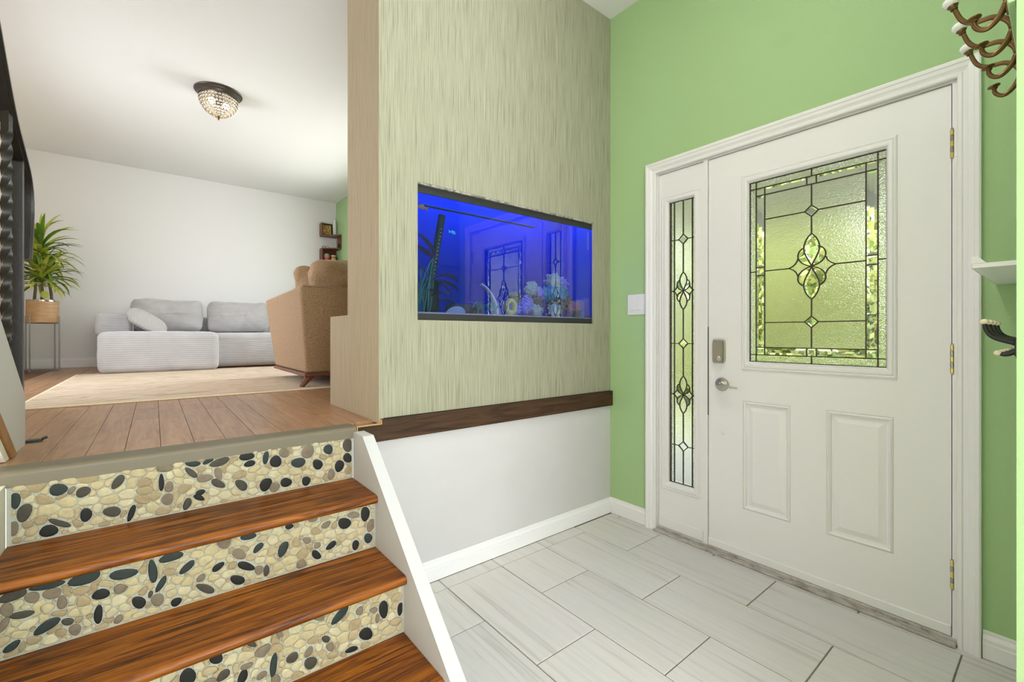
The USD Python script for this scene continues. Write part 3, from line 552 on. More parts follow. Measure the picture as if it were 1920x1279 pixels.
obj('seat_module', soft(-0.42, 0.42, 6.06, 6.58, zr, 1.130, 0.05, 3, 0.004), CORD, gs, smooth=True)
obj('arm_block', soft(-0.452, -0.172, 6.0, 6.62, 1.10, 1.332, 0.040, 4, 0.004), CORD, gs, smooth=True)
obj('back_block', soft(-0.45, 1.75, 6.62, 6.86, zr, 1.325, 0.05, 5, 0.004), CORD, gs, smooth=True)
def back_cushion(x0, x1, seed, label):
    m = cushion(x1-x0, 0.26, 0.385, 6.0, 0.45, seed, 0.018); v = np.array(m.vertices); u = v[:, 0]/((x1-x0)/2)
    v[:, 2] += np.where(v[:, 2] > 0, 0.022*u**2-0.018, 0); m.vertices = v; m = xf(m, rot(-10, (1, 0, 0))); m.apply_translation(((x0+x1)/2, 6.43, 1.333))
    obj('back_cushion', m, CORD2, None, smooth=True, label=label, cat='cushion')
back_cushion(-0.198, 0.452, 3, 'grey back cushion beside the small pillow on the corduroy sofa')
back_cushion(0.495, 1.14, 5, 'grey back cushion nearest the brown couch on the corduroy sofa')
pm = cushion(0.37, 0.13, 0.25, 3.0, 0.75, 9, 0.010); pm = xf(xf(xf(pm, rot(-52, (1, 0, 0))), rot(33, (0, 1, 0))), rot(12, (0, 0, 1))); pm.apply_translation((-0.050, 5.98, 1.252))
obj('throw_pillow', pm, CORD3, None, smooth=True, label='small ribbed grey throw pillow leaning at the sofa arm', cat='pillow')

bs = thing('brown_couch', 'brown tweed couch seen from behind with splayed walnut legs', 'couch')
def slab_hull(top, bot, r):
    s_ = trimesh.creation.icosphere(2, r).vertices
    x0, x1, y0, y1, z = top; a0, a1, b0, b1, w = bot
    return hull(np.vstack([s_+p for p in [(x0+r, y0+r, z-r), (x1-r, y0+r, z-r), (x0+r, y1-r, z-r), (x1-r, y1-r, z-r), (a0+r, b0+r, w+r), (a1-r, b0+r, w+r), (a0+r, b1-r, w+r), (a1-r, b1-r, w+r)]]))
arm = cat_([slab_hull((0.7692, 0.96, 3.30, 4.45, 1.4508), (0.8132, 0.97, 3.33, 4.29, 0.853), 0.022)])
v = np.array(arm.vertices); k = np.clip((v[:, 1]-3.4)/1.05, 0, 1)*np.clip((v[:, 2]-1.2)/0.25, 0, 1); v[:, 2] -= 0.028*k; arm.vertices = v
obj('arm', arm, TWEED, bs, smooth=40)
obj('back_rest', slab_hull((0.768, 2.05, 3.255, 3.46, 1.452), (0.812, 2.05, 3.285, 3.50, 0.853), 0.022), TWEED, bs, smooth=40)
obj('seat', slab_hull((0.972, 2.05, 3.52, 4.24, 1.16), (0.972, 2.05, 3.52, 4.22, 0.853), 0.03), TWEED, bs, smooth=40)
obj('seam_piping', tube([(0.787, 3.2555, 1.452), (1.2, 3.2555, 1.455), (2.04, 3.2555, 1.455)], 0.004, 8), TWEED, bs, smooth=True)
obj('base_frame', box(0.806, 2.05, 3.278, 4.30, 0.829, 0.8535, 0.004), WALNUT, bs)
for (tx, ty), (bx, by) in (((0.850, 3.325), (0.788, 3.300)), ((1.40, 4.10), (1.38, 4.14)), ((2.0, 3.325), (2.04, 3.30)), ((2.0, 4.19), (2.04, 4.22))):
    obj('leg', tube([(tx, ty, 0.834), (bx, by, zr)], [0.029, 0.014], 14), WALNUT, bs, smooth=40)
def couch_pillow(x, y, z, w, h, d, rz, rx, seed, label):
    m = cushion(w, d, h, 5.0, 0.55, seed, 0.035); m = xf(xf(m, rot(rx, (1, 0, 0))), rot(rz, (0, 0, 1))); m.apply_translation((x, y, z))
    o = obj('couch_pillow', m, TWEED, None, smooth=True, label=label, cat='pillow')
couch_pillow(1.21, 3.64, 1.555, 0.56, 0.30, 0.24, 6, -12, 21, 'plump brown tweed pillow against the couch back, in front')
couch_pillow(1.16, 3.93, 1.545, 0.52, 0.28, 0.20, -8, -8, 22, 'brown tweed pillow half hidden behind the plump one on the couch')

# flush ceiling light with crystal shade
cl = thing('ceiling_light', 'flush bronze ceiling light with glowing crystal bead shade', 'ceiling light')
LX, LY = 0.416, 4.39
obj('canopy', lathe([(0, H-0.001), (0.168, H-0.001), (0.170, H-0.006), (0.166, H-0.012), (0.158, H-0.014), (0.156, H-0.024), (0.146, H-0.030), (0.140, H-0.045), (0.130, H-0.048), (0.0, H-0.046)], (LX, LY, 0), 48), mat('dark_bronze', (0.085, 0.07, 0.055), 0.4, metal=0.6), cl, smooth=30)
bead = trimesh.creation.icosphere(1, 1.0); bm, wm = [], []
for k in range(8):
    ph = 0.06+k*0.185; rr, zz = 0.132*math.cos(ph), H-0.060-0.128*math.sin(ph); n = max(5, int(2*PI*rr/0.0235))
    for j in range(n):
        a = 2*PI*(j+0.5*(k % 2))/n; b = bead.copy(); b.apply_scale(0.0098); b.apply_translation((LX+rr*math.cos(a), LY+rr*math.sin(a), zz)); bm.append(b)
    wm.append(tube([(LX+(rr-0.004)*math.cos(a), LY+(rr-0.004)*math.sin(a), zz-0.011) for a in np.linspace(0, 2*PI, 40)], 0.0018, 5, caps=False))
obj('crystal_beads', cat_(bm), glass_mat('crystal', (1.0, 0.96, 0.88)), cl, smooth=True, kind='stuff')
obj('wire_basket', cat_(wm), mat('gold_wire', (0.45, 0.30, 0.12), 0.35, metal=0.9), cl)
BULB = emis('warm_bulb', (1.0, 0.84, 0.62), 4.0)
for dx, dy in ((-0.05, -0.02), (0.055, 0.03)): obj('bulb', mv(trimesh.creation.icosphere(3, 0.026), LX+dx, LY+dy, H-0.085), BULB, cl, smooth=True)
obj('finial', lathe([(0, H-0.232), (0.005, H-0.224), (0.011, H-0.212), (0.018, H-0.204), (0.012, H-0.198), (0, H-0.192)], (LX, LY, 0), 16), BRONZE, cl, smooth=30)

# dracaena in its planter stand
PX, PY = -0.868, 6.45
STANDM = mat('dull_stand_metal', (0.26, 0.25, 0.24), 0.5, metal=0.5)
ps = thing('plant_stand', 'thin metal plant stand under the wood-look planter', 'plant stand')
cor = [(PX-0.072, PY-0.118), (PX+0.124, PY-0.055), (PX+0.072, PY+0.118), (PX-0.124, PY+0.055)]
for cx_, cy_ in cor: obj('leg', box(cx_-0.0055, cx_+0.0055, cy_-0.003, cy_+0.003, ZU, 1.302, 0.001), STANDM, ps)
for a, b in zip(cor, cor[1:]+cor[:1]):
    for z in (ZU+0.004, 1.231): obj('rail', tube([(a[0], a[1], z), (b[0], b[1], z)], 0.0034, 6), STANDM, ps)
pp = thing('potted_dracaena', 'variegated dracaena with arching striped leaves in wood-look planter', 'potted plant')
obj('planter', lathe([(0, 1.236), (0.112, 1.236), (0.116, 1.243), (0.116, 1.448), (0.108, 1.448), (0.108, 1.26), (0, 1.26)], (PX, PY, 0), 40), POTM, pp, smooth=30)
obj('planter_rim', lathe([(0.106, 1.447), (0.1175, 1.447), (0.1175, 1.462), (0.106, 1.462), (0.106, 1.447)], (PX, PY, 0), 40), STEEL, pp, smooth=30)
obj('soil', lathe([(0, 1.261), (0.1075, 1.261), (0.1075, 1.435), (0, 1.442)], (PX, PY, 0), 32), SOIL, pp)
def leaf_mesh(base, az, el, ln, w, droop, n=8):
    az, el = math.radians(az), math.radians(el); p = np.array(base, float); pts = [p.copy()]; e = el
    for k in range(n-1):
        p = p+ln/(n-1)*np.array([math.cos(e)*math.cos(az), math.cos(e)*math.sin(az), math.sin(e)]); pts.append(p.copy()); e -= droop/(n-1)*(0.4+1.2*k/(n-1))
    pts = np.array(pts); side = np.array([-math.sin(az), math.cos(az), 0]); tg = np.gradient(pts, axis=0); tg /= np.linalg.norm(tg, axis=1, keepdims=True); up = np.cross(side, tg)*-1
    u = np.linspace(0, 1, n); wd = w*np.clip(np.sin(PI*np.clip(u*0.86+0.12, 0, 1))**0.8, 0.03, 1); wd[-1] = 0.0008
    v = np.stack([pts-side*wd[:, None]+up*wd[:, None]*0.35, pts, pts+side*wd[:, None]+up*wd[:, None]*0.35], 1).reshape(-1, 3)
    f = grid_faces(n, 3, wrap=False); return trimesh.Trimesh(v, f, process=False)
r5 = random.Random(5)
heads = [((PX-0.062, PY+0.01, 1.44), (PX-0.05, PY, 1.74), 34, 0.95), ((PX-0.005, PY-0.02, 1.44), (PX-0.002, PY-0.05, 1.66), 44, 0.90), ((PX+0.066, PY, 1.44), (PX+0.03, PY+0.01, 1.72), 34, 0.95), ((PX-0.005, PY-0.02, 1.66), (PX-0.012, PY-0.02, 1.95), 60, 1.15)]
for b, t, n, sc in heads:
    mid = ((b[0]+t[0])/2+0.006, (b[1]+t[1])/2, (b[2]+t[2])/2)
    obj('stem', tube(spline([b, mid, t], 14), np.linspace(0.0125, 0.0095, 14), 10), STEMM, pp, smooth=40)
    for k in range(n):
        az = k*137.5+r5.uniform(-15, 15); u = k/n; el = 82-u*92+r5.uniform(-8, 8)
        ln = sc*r5.uniform(0.27, 0.36); zb = t[2]+0.06*(0.5-u)*2
        s_ = math.cos(math.radians(az))
        if t[0]+s_*ln*0.9 < -1.13 or PX+s_*ln > 10: ln *= 0.62
        obj('leaf', leaf_mesh((t[0], t[1], zb), az, el, ln, r5.uniform(0.015, 0.022), math.radians(r5.uniform(50, 105))), LEAFB if r5.random() < 0.55 else LEAFA, pp, smooth=True)
obj('seedling', cat_([tube([(PX+0.022, PY-0.08, 1.436), (PX+0.024, PY-0.085, 1.49)], 0.002, 6), mv(xf(cushion(0.062, 0.006, 0.072, 2.2, 0.5, 3, 0.0, 2), np.eye(4)), PX+0.026, PY-0.086, 1.515)]), LEAFB, pp, smooth=True)

# zig-zag corner shelf with its things
YS = 6.72
sh = thing('corner_shelf', 'dark walnut zigzag corner shelf on the white and green walls', 'shelf')
for z in (2.573, 2.378, 2.196): obj('shelf_board', ext(Polygon([(1.925, YB-0.004), (2.161, YB-0.004), (2.161, YS+0.02), (2.135, YS), (1.925, YB-0.12)]), 'Z', z, z+0.015), WALNUT, sh)
obj('side_board', box(1.922, 1.937, YB-0.13, YB-0.004, 2.588, 2.765, 0.001), WALNUT, sh)
obj('side_board', box(2.146, 2.162, YS+0.02, YS+0.17, 2.393, 2.573, 0.001), WALNUT, sh)
obj('side_board', box(1.922, 1.937, YB-0.13, YB-0.004, 2.211, 2.378, 0.001), WALNUT, sh)
obj('back_board', box(1.937, 2.16, YB-0.016, YB-0.004, 2.211, 2.378, 0.001), WALNUT, sh)
pf = thing('picture_frame', 'small black framed golden picture on the top corner shelf', 'picture frame')
T = rot(-8, (1, 0, 0)); 
fr = xf(ext(sbox(-0.085, 0, 0.085, 0.185).difference(sbox(-0.064, 0.022, 0.064, 0.163)), 'Y', -0.008, 0.008), T)
obj('frame', mv(fr, 2.012, YB-0.062, 2.5905), BLACK, pf)
obj('picture', mv(xf(box(-0.065, 0.065, -0.002, 0.004, 0.021, 0.164), T), 2.012, YB-0.062, 2.5905), mat('golden_picture', (0.5, 0.3, 0.08), 0.5, noise=((38, 38, 38), [(0.32, (0.16, 0.06, 0.015)), (0.48, (0.55, 0.31, 0.06)), (0.66, (0.75, 0.55, 0.2))], 3, 0.5)), pf)
obj('white_vase', lathe([(0, 2.5885), (0.024, 2.5885), (0.029, 2.66), (0.027, 2.79), (0.018, 2.82), (0.018, 2.845), (0.012, 2.845), (0, 2.80)], (2.130, YB-0.045, 0), 24), CERAM, None, smooth=40, label='white bottle vase behind the framed picture on the corner shelf', cat='vase')
tag(obj('dark_photo_block', box(2.128, 2.140, YS+0.06, YS+0.11, 2.3935, 2.46, 0.001), BLACK), 'small dark upright photo block on the middle corner shelf', 'photo block')
sg = thing('eyeglasses', 'dark eyeglasses folded on the middle corner shelf', 'eyeglasses', (1.985, YB-0.09, 2.3935))
obj('rim', tube([(0.020*math.cos(a)-0.024, 0, 0.018+0.017*math.sin(a)) for a in np.linspace(0, 2*PI, 20)], 0.003, 6, caps=False), BLACK, sg)
obj('rim', tube([(0.020*math.cos(a)+0.024, 0, 0.018+0.017*math.sin(a)) for a in np.linspace(0, 2*PI, 20)], 0.003, 6, caps=False), BLACK, sg)
obj('temple', tube([(0.045, 0, 0.022), (0.052, 0.03, 0.02), (0.04, 0.05, 0.003)], 0.0022, 6), BLACK, sg)
j = thing('candle_jar', 'red jar with woven grey cover on the lowest corner shelf', 'jar')
obj('glass_body', lathe([(0, 2.2115), (0.042, 2.2115), (0.046, 2.222), (0.046, 2.262), (0, 2.262)], (2.005, YB-0.075, 0), 24), mat('red_wax', (0.62, 0.10, 0.09), 0.3), j, smooth=40)
obj('cover', lathe([(0.046, 2.262), (0.047, 2.296), (0.032, 2.318), (0, 2.322), (0, 2.262)], (2.005, YB-0.075, 0), 24), mat('woven_grey', (0.40, 0.34, 0.28), 0.9, bump=((200, 200, 200), 0.003, 2)), j, smooth=40)
j = thing('painted_tin', 'small colourful painted tin beside the red jar on shelf', 'tin')
for z0, z1, r_, c in ((2.2115, 2.236, .036, (0.20, 0.50, 0.72)), (2.236, 2.252, .036, (0.75, 0.62, 0.15)), (2.252, 2.286, .036, (0.55, 0.16, 0.06)), (2.286, 2.300, .038, (0.68, 0.80, 0.55))):
    obj('lid' if r_ > .037 else 'band', lathe([(0, z0), (r_, z0), (r_, z1), (0, z1)], (2.102, YB-0.085, 0), 24), mat('tin_%d' % int(z0*1e4), c, 0.4), j, smooth=40)

# ---------------------------------------------------------------- switch, hooks, ledge shelf
sw = thing('light_switch', 'white double rocker light switch beside the door casing', 'light switch')
obj('wall_plate', box(X0-0.006, X0-0.0002, 1.558, 1.681, 1.238, 1.360, 0.002), PLATE, sw)
for y in (1.5965, 1.6425):
    obj('rocker', hull([(X0-0.0062, y-0.0165, 1.266), (X0-0.0062, y+0.0165, 1.266), (X0-0.0062, y-0.0165, 1.332), (X0-0.0062, y+0.0165, 1.332), (X0-0.0105, y-0.015, 1.268), (X0-0.0105, y+0.015, 1.268), (X0-0.0075, y-0.015, 1.330), (X0-0.0075, y+0.015, 1.330)]), PLATE, sw)
    obj('screw', xf(lathe([(0, 0), (0.0028, 0), (0.002, 0.001), (0, 0.001)], n=10), rot(-90, (0, 1, 0))).apply_translation((X0-0.006, y, 1.252)), PLATE, sw)
obj('rocker_divider', box(X0-0.0064, X0-0.0055, 1.6185, 1.6205, 1.262, 1.336), PLATE, sw)  # strip shaped in as the shadow line between the two rockers
YW = 0.0741
hl = ['bronze coat hook nearest the camera, cut off by the top edge', 'bronze coat hook second nearest, its white knob high in view', 'bronze coat hook third along the row above the door casing', 'farthest bronze coat hook, lowest in view beside the casing']
for k in range(4):
    hx = 1.352+0.1365*k
    ch = thing('coat_hook', hl[k], 'coat hook', (hx, YW, 0), group=None)
    obj('back_plate', rbox(-0.011, 0.011, 0.0003, 0.0055, 1.775, 1.826, 0.0024, 6), BRONZE, ch, smooth=40)
    obj('upper_arm', tube(spline([(0, 0.004, 1.806), (0, 0.016, 1.832), (0, 0.040, 1.846), (0, 0.060, 1.847), (0, 0.078, 1.857), (0, 0.090, 1.878), (0, 0.097, 1.900)], 30), np.linspace(0.0062, 0.0047, 30), 12), BRONZE, ch, smooth=True)
    obj('lower_arm', tube(spline([(0, 0.004, 1.800), (0, 0.010, 1.784), (0, 0.021, 1.767), (0, 0.034, 1.759), (0, 0.0455, 1.765), (0, 0.050, 1.784)], 26), np.linspace(0.0066, 0.0045, 26), 12), BRONZE, ch, smooth=True)
    Tn = rot(-14, (1, 0, 0))
    obj('tip', mv(xf(lathe([(0, 0), (0.006, 0), (0.006, 0.003), (0.0125, 0.0065), (0.0125, 0.009), (0, 0.010)], n=18), Tn), 0, 0.050, 1.782), BRONZE, ch, smooth=30)
    obj('collar', mv(xf(lathe([(0, 0), (0.007, 0), (0.007, 0.003), (0.0055, 0.004), (0.009, 0.007), (0.0105, 0.010), (0, 0.010)], n=18), Tn), 0, 0.097, 1.897), BRONZE, ch, smooth=30)
    obj('knob', mv(xf(lathe([(0, 0), (0.007, 0), (0.0138, 0.0045), (0.0165, 0.011), (0.015, 0.017), (0.009, 0.022), (0, 0.0235)], n=22), Tn), 0, 0.0995, 1.9065), CERAM, ch, smooth=True)
rl2 = obj('hook_rail', box(1.42, 1.90, 0.0617, 0.0700, 1.070, 1.118, 0.002), BLACK, None, label='black rail low on the closet wall holding cream-tipped hooks', cat='hook rail')
bl = ['black double hook with cream tips, nearest of its row', 'black double hook with cream tips, second in its row', 'black double hook with cream tips, third in its row', 'black double hook with cream tips, farthest of its row']
for k in range(4):
    hx = 1.48+0.095*k; bh = thing('double_hook', bl[k], 'hook', (hx, 0.0700, 0))
    obj('back_plate', rbox(-0.009, 0.009, 0.0002, 0.0045, 1.074, 1.114, 0.002, 6), BLACK, bh, smooth=40)
    obj('upper_arm', tube(spline([(0, 0.003, 1.104), (0, 0.022, 1.110), (0, 0.038, 1.118), (0, 0.0465, 1.130), (0, 0.0500, 1.147)], 22), np.linspace(0.0070, 0.0040, 22), 12), BLACK, bh, smooth=True)
    obj('lower_arm', tube(spline([(0, 0.003, 1.088), (0, 0.012, 1.080), (0, 0.020, 1.078), (0, 0.0255, 1.0795)], 16), np.linspace(0.0062, 0.0050, 16), 12), BLACK, bh, smooth=True)
    obj('tip', mv(trimesh.creation.icosphere(2, 1.0).apply_scale((0.0070, 0.0080, 0.0064)), 0, 0.0505, 1.1515), CREAMK, bh, smooth=True)
    obj('tip', mv(trimesh.creation.icosphere(2, 1.0).apply_scale((0.0060, 0.0075, 0.0060)), 0, 0.0290, 1.0805), CREAMK, bh, smooth=True)
ws = thing('wall_shelf', 'narrow white wall shelf with raised lip right of the door', 'shelf')
obj('board', box(1.637, X0-0.002, 0.0619, 0.156, 1.2915, 1.3035, 0.001), TRIMW, ws)
obj('lip', ext(Polygon([(0.130, 1.3036), (0.146, 1.322), (0.1565, 1.322), (0.1565, 1.2915), (0.1562, 1.2915), (0.1562, 1.3036)]).buffer(0), 'X', 1.637, X0-0.002), TRIMW, ws)

# foyer ceiling lamp (above the camera's view)
fl2 = thing('foyer_ceiling_light', 'round opal glass ceiling light above the foyer', 'ceiling light')
FX, FY = 0.95, 0.62
obj('canopy', lathe([(0, H-0.001), (0.17, H-0.001), (0.17, H-0.025), (0, H-0.025)], (FX, FY, 0), 40), NICKEL, fl2, smooth=30)
obj('shade', lathe([(0.16, H-0.026), (0.15, H-0.06), (0.11, H-0.092), (0.05, H-0.108), (0, H-0.11)], (FX, FY, 0), 40), emis('opal_glow', (1.0, 0.965, 0.985), 22.0), fl2, smooth=True)
# ---------------------------------------------------------------- aquarium built into the wall
AX0, AX1, AY0, AY1, AZ0, AZ1 = 0.905, 2.15, 1.8345, 2.17, 1.182, 1.806
aq = thing('aquarium', 'long blue-lit aquarium set into the grasscloth wall', 'aquarium')
TANKG = pane_mat('aquarium_glass', (0.80, 0.86, 1.0), 1.5, gain=1.9)
obj('front_glass', box(AX0, AX1, AY0, AY0+0.006, AZ0+0.004, AZ1-0.004), TANKG, aq)
obj('bottom_trim', box(AX0, AX1, 1.8305, AY0-0.0004, AZ0-0.002, 1.2165, 0.001), BLKPL, aq)
obj('top_trim', box(AX0, AX1, 1.8305, AY0-0.0004, 1.7605, AZ1, 0.001), BLKPL, aq)
obj('opening_seal', box(0.916, 2.089, 1.8165, 1.8300, 1.7945, 1.8025), mat('grey_seal', (0.28, 0.27, 0.25), 0.8, noise=((40, 40, 40), [(0.35, (0.12, 0.115, 0.10)), (0.6, (0.42, 0.40, 0.36))], 4, 0.5)), aq)
obj('bottom_plate', box(AX0, AX1, AY0+0.0064, AY1, 1.196, 1.2165), BLKPL, aq)
BLUEB = mat('blue_back_panel', (0.02, 0.10, 0.70), 0.6)
obj('back_panel', box(AX0, AX1, AY1-0.008, AY1, 1.2168, 1.93), BLUEB, aq)
obj('side_panel', box(AX0, AX0+0.006, AY0+0.0064, AY1-0.009, 1.2168, 1.93), BLUEB, aq)
obj('side_panel', box(AX1-0.006, AX1, AY0+0.0064, AY1-0.009, 1.2168, 1.93), BLUEB, aq)
obj('sand_bed', box(AX0+0.007, AX1-0.007, AY0+0.0068, AY1-0.009, 1.2168, 1.224), mat('aquarium_sand', (0.30, 0.28, 0.30), 0.9), aq)
obj('hood', box(AX0, AX1, AY0+0.0064, AY1, 1.94, 1.96), BLKPL, aq)
obj('light_strip', box(AX0+0.06, AX1-0.06, 1.90, 2.02, 1.925, 1.935), emis('blue_led', (0.03, 0.17, 1.0), 4.8), aq)
obj('water', box(AX0+0.0065, AX1-0.0065, AY0+0.0066, AY1-0.0086, 1.2245, 1.748), pane_mat('aquarium_water', (0.80, 0.93, 1.0), 1.12, gain=0.6), aq)
obj('spray_bar', tube([(0.93, 1.99, 1.757), (1.76, 1.99, 1.757)], 0.0055, 10), mat('brown_pipe', (0.20, 0.12, 0.07), 0.5), aq, smooth=True)
comb = [box(2.071, 2.0745, 1.8435, 1.849, 1.742-0.0085*k, 1.7465-0.0085*k) for k in range(13)]
obj('overflow_comb', cat_(comb), CREAMK, aq)
LEAFP = mat('purple_water_leaf', (0.16, 0.06, 0.13), 0.5, trans=0.2)
LEAFG = mat('green_water_leaf', (0.10, 0.34, 0.22), 0.5, trans=0.3)
LEAFT = mat('teal_plastic_leaf', (0.08, 0.42, 0.34), 0.5, trans=0.3)
ap = thing('aquarium_plant', 'tall aquarium plant with dark purple leaves at the tank left end', 'aquarium plant')
for b, az, el, ln, w, dr in (((1.10, 2.0, 1.52), 178, 55, 0.14, .016, 30), ((1.10, 2.0, 1.50), 190, 20, 0.13, .017, -20), ((1.08, 1.98, 1.40), 5, 20, 0.17, .018, 75), ((1.09, 1.99, 1.38), -6, 5, 0.15, .017, 70), ((1.09, 1.98, 1.39), -40, -30, 0.14, .016, 50), ((1.06, 2.0, 1.42), 160, 40, 0.13, .012, 50),
                             ((1.09, 1.98, 1.33), 200, 10, 0.12, .016, 70), ((1.09, 2.0, 1.31), -70, 25, 0.11, .015, 80), ((1.10, 2.0, 1.36), 120, 30, 0.12, .014, 60), ((1.10, 1.98, 1.29), 10, 5, 0.13, .014, 40)):
    obj('leaf', leaf_mesh(b, az, el, ln, w*1.6, math.radians(dr), 10), LEAFP, ap, smooth=True)
for x, t in ((1.02, 1.51), (1.06, 1.50), (1.09, 1.41)): obj('stem', tube(spline([(x-0.02, 2.0, 1.225), (x, 2.0, 1.34), (1.095, 2.0, t)], 14), 0.0035, 7), LEAFG, ap, smooth=True)
ag = thing('aquarium_grass', 'thin green grassy water plant in the tank lower left corner', 'aquarium plant')
r6 = random.Random(3)
for k in range(26): obj('blade', leaf_mesh((0.955+r6.uniform(-0.01, 0.08), 1.95+r6.uniform(-0.03, 0.05), 1.2245), r6.uniform(0, 360), r6.uniform(74, 89), r6.uniform(0.12, 0.30), 0.0035, math.radians(r6.uniform(10, 60)), 8), LEAFG, ag, smooth=True)
ft = thing('filter_tube', 'dark perforated intake tube leaning in the tank left half', 'filter tube')
obj('tube', tube([(1.098, 2.03, 1.395), (1.160, 2.03, 1.735)], 0.019, 16), BLKPL, ft, smooth=40)
obj('slot_row', cat_([mv(trimesh.creation.icosphere(1, 0.003), 1.098+0.062*u, 2.011, 1.395+0.34*u) for u in np.linspace(0.1, 0.78, 13)]), CREAMK, ft)
obj('foot', rbox(1.065, 1.135, 2.0, 2.06, 1.2245, 1.40, 0.02, 6), BLKPL, ft, smooth=40)
sl_ = thing('scallop_shell', 'pale ribbed scallop shell on the tank floor at left', 'shell', (1.165, 1.905, 1.2243))
th = np.linspace(0, PI, 25); v = [(0, 0, 0)]; rr_ = []
for k, u in enumerate(np.linspace(0.15, 1, 8)):
    for j, a in enumerate(th): R_ = 0.056*u*(1+0.04*math.cos(j*PI)); v.append((R_*math.cos(a), -0.02*u*math.sin(a), 0.036*math.sin(a)*u**0.8+0.002*math.cos(j*PI)*u))
f = [(0, j+1, j+2) for j in range(24)]+[tuple(t) for t in (grid_faces(8, 25, wrap=False)+1)]
sv = trimesh.Trimesh(np.array(v, float), np.array(f), process=False)
obj('valve', sv, mat('shell_pale', (0.72, 0.60, 0.66), 0.5), sl_, smooth=False)
obj('dark_ledge_rock', (lambda m: (setattr(m, 'vertices', np.array(m.vertices)+(meshkit.fbm(np.array(m.vertices)*30, 3)-0.5)[:, None]*0.012), m)[1])(rbox(1.22, 1.41, 2.02, 2.11, 1.2245, 1.285, 0.02).subdivide_to_size(0.02)), mat('dark_rock', (0.07, 0.055, 0.06), 0.8), None, smooth=True, label='low dark flat rock on the tank floor beside the green fronds', cat='rock')
fp = thing('frond_plant', 'teal feathery plastic plant left of the yellow ring', 'aquarium plant')
for k in range(30): obj('frond', leaf_mesh((1.39+r6.uniform(-0.06, 0.07), 1.97+r6.uniform(-0.03, 0.04), 1.2245+r6.uniform(0, 0.05)), r6.uniform(0, 360), r6.uniform(5, 75), r6.uniform(0.05, 0.10), 0.006, math.radians(r6.uniform(20, 80)), 6), LEAFT, fp, smooth=True)
cb = thing('coral_branch', 'pale ribbed coral branch leaning up beside the teal fronds', 'coral')
for k in range(6):
    o_ = (k-2.5)*0.0075; obj('rib', tube(spline([(1.372+0.3*o_, 1.985+o_, 1.392), (1.41+0.4*o_, 1.985+o_, 1.370), (1.445+0.6*o_, 1.98+o_*1.3, 1.325), (1.470+0.7*o_, 1.975+o_*1.5, 1.2248)], 20), np.linspace(0.004, 0.0085, 20), 8), mat('coral_pale_%d' % k, (0.55, 0.45, 0.42) if k % 2 else (0.66, 0.56, 0.56), 0.7), cb, smooth=True)
yr = thing('ring_ornament', 'yellow hollow barrel ornament standing on the tank floor', 'ornament')
m = trimesh.creation.torus(0.029, 0.0125, major_sections=36, minor_sections=16); m.apply_scale((0.86, 1.18, 1.7)); m = xf(m, rot(90, (1, 0, 0))); m = xf(m, rot(-14, (0, 0, 1)))
v = np.array(m.vertices); m.vertices = v+(meshkit.fbm(v*70, 2)-0.5)[:, None]*0.004
obj('barrel', mv(m, 1.535, 1.93, 1.2245-m.bounds[0][2]), mat('yellow_ornament', (0.78, 0.52, 0.12), 0.6), yr, smooth=True)
CORAL = {n: mat('coral_'+n, c, 0.75, bump=((160, 160, 160), 0.002, 2)) for n, c in (('violet', (0.52, 0.36, 0.74)), ('cream', (0.62, 0.57, 0.42)), ('brown', (0.26, 0.19, 0.12)), ('rose', (0.72, 0.24, 0.22)), ('teal', (0.13, 0.36, 0.42)))}
def coral(label, blobs, seed, cat='coral'):
    c = thing('coral_ornament', label, cat); r7 = random.Random(seed)
    for (x, y, z, s, kind) in blobs:
        core = trimesh.creation.icosphere(3, 1.0); v = np.array(core.vertices); v *= (1+1.5*(meshkit.fbm(v*2.2+seed+x*40, 3, seed)-0.5))[:, None]; v = v*np.array([s, s*0.8, s])*0.9; core.vertices = v
        ms = [core]
        for k in range(230):
            d = np.array([r7.gauss(0, 1), r7.gauss(0, 1), r7.gauss(0.35, 1)]); d /= np.linalg.norm(d); d *= 1+1.5*(float(meshkit.fbm((d*2.2+seed+x*40)[None], 3, seed)[0])-0.5); b = trimesh.creation.icosphere(1, s*r7.uniform(0.05, 0.15)); b.apply_translation(d*np.array([s, s*0.8, s])*r7.uniform(0.84, 1.08)); ms.append(b)
        m = cat_(ms); m.apply_translation((x, y, z)); v = np.array(m.vertices); v[:, 2] = np.maximum(v[:, 2], 1.2246); m.vertices = v
        obj({'violet': 'violet_head', 'cream': 'cream_head', 'brown': 'rock_base', 'rose': 'red_head', 'teal': 'teal_head'}[kind], m, CORAL[kind], c, smooth=True)
coral('middle coral clump with violet and cream heads beside the yellow ring', [(1.69, 1.98, 1.28, .050, 'violet'), (1.74, 1.99, 1.385, .042, 'cream'), (1.79, 1.98, 1.36, .033, 'violet'), (1.77, 2.0, 1.29, .055, 'brown'), (1.64, 2.02, 1.33, .038, 'brown'), (1.73, 1.93, 1.255, .035, 'cream')], 1)
coral('large coral cluster with violet crown at the tank right end', [(1.905, 1.98, 1.445, .045, 'cream'), (1.985, 1.99, 1.43, .045, 'violet'), (1.87, 1.97, 1.37, .045, 'teal'), (1.97, 1.98, 1.37, .050, 'teal'), (1.93, 1.98, 1.29, .062, 'brown'), (1.87, 1.93, 1.26, .040, 'cream'), (2.02, 2.0, 1.33, .045, 'brown')], 2)
coral('small rosy red coral low at the tank right end', [(2.03, 1.92, 1.285, .036, 'rose'), (2.04, 1.92, 1.25, .03, 'brown')], 4)
obj('breeder_box', box(2.075, 2.138, 1.93, 2.06, 1.2246, 1.335, 0.003), mat('cloudy_plastic', (0.25, 0.27, 0.62), 0.4), None, label='cloudy bluish box in the far right corner of the tank', cat='box')
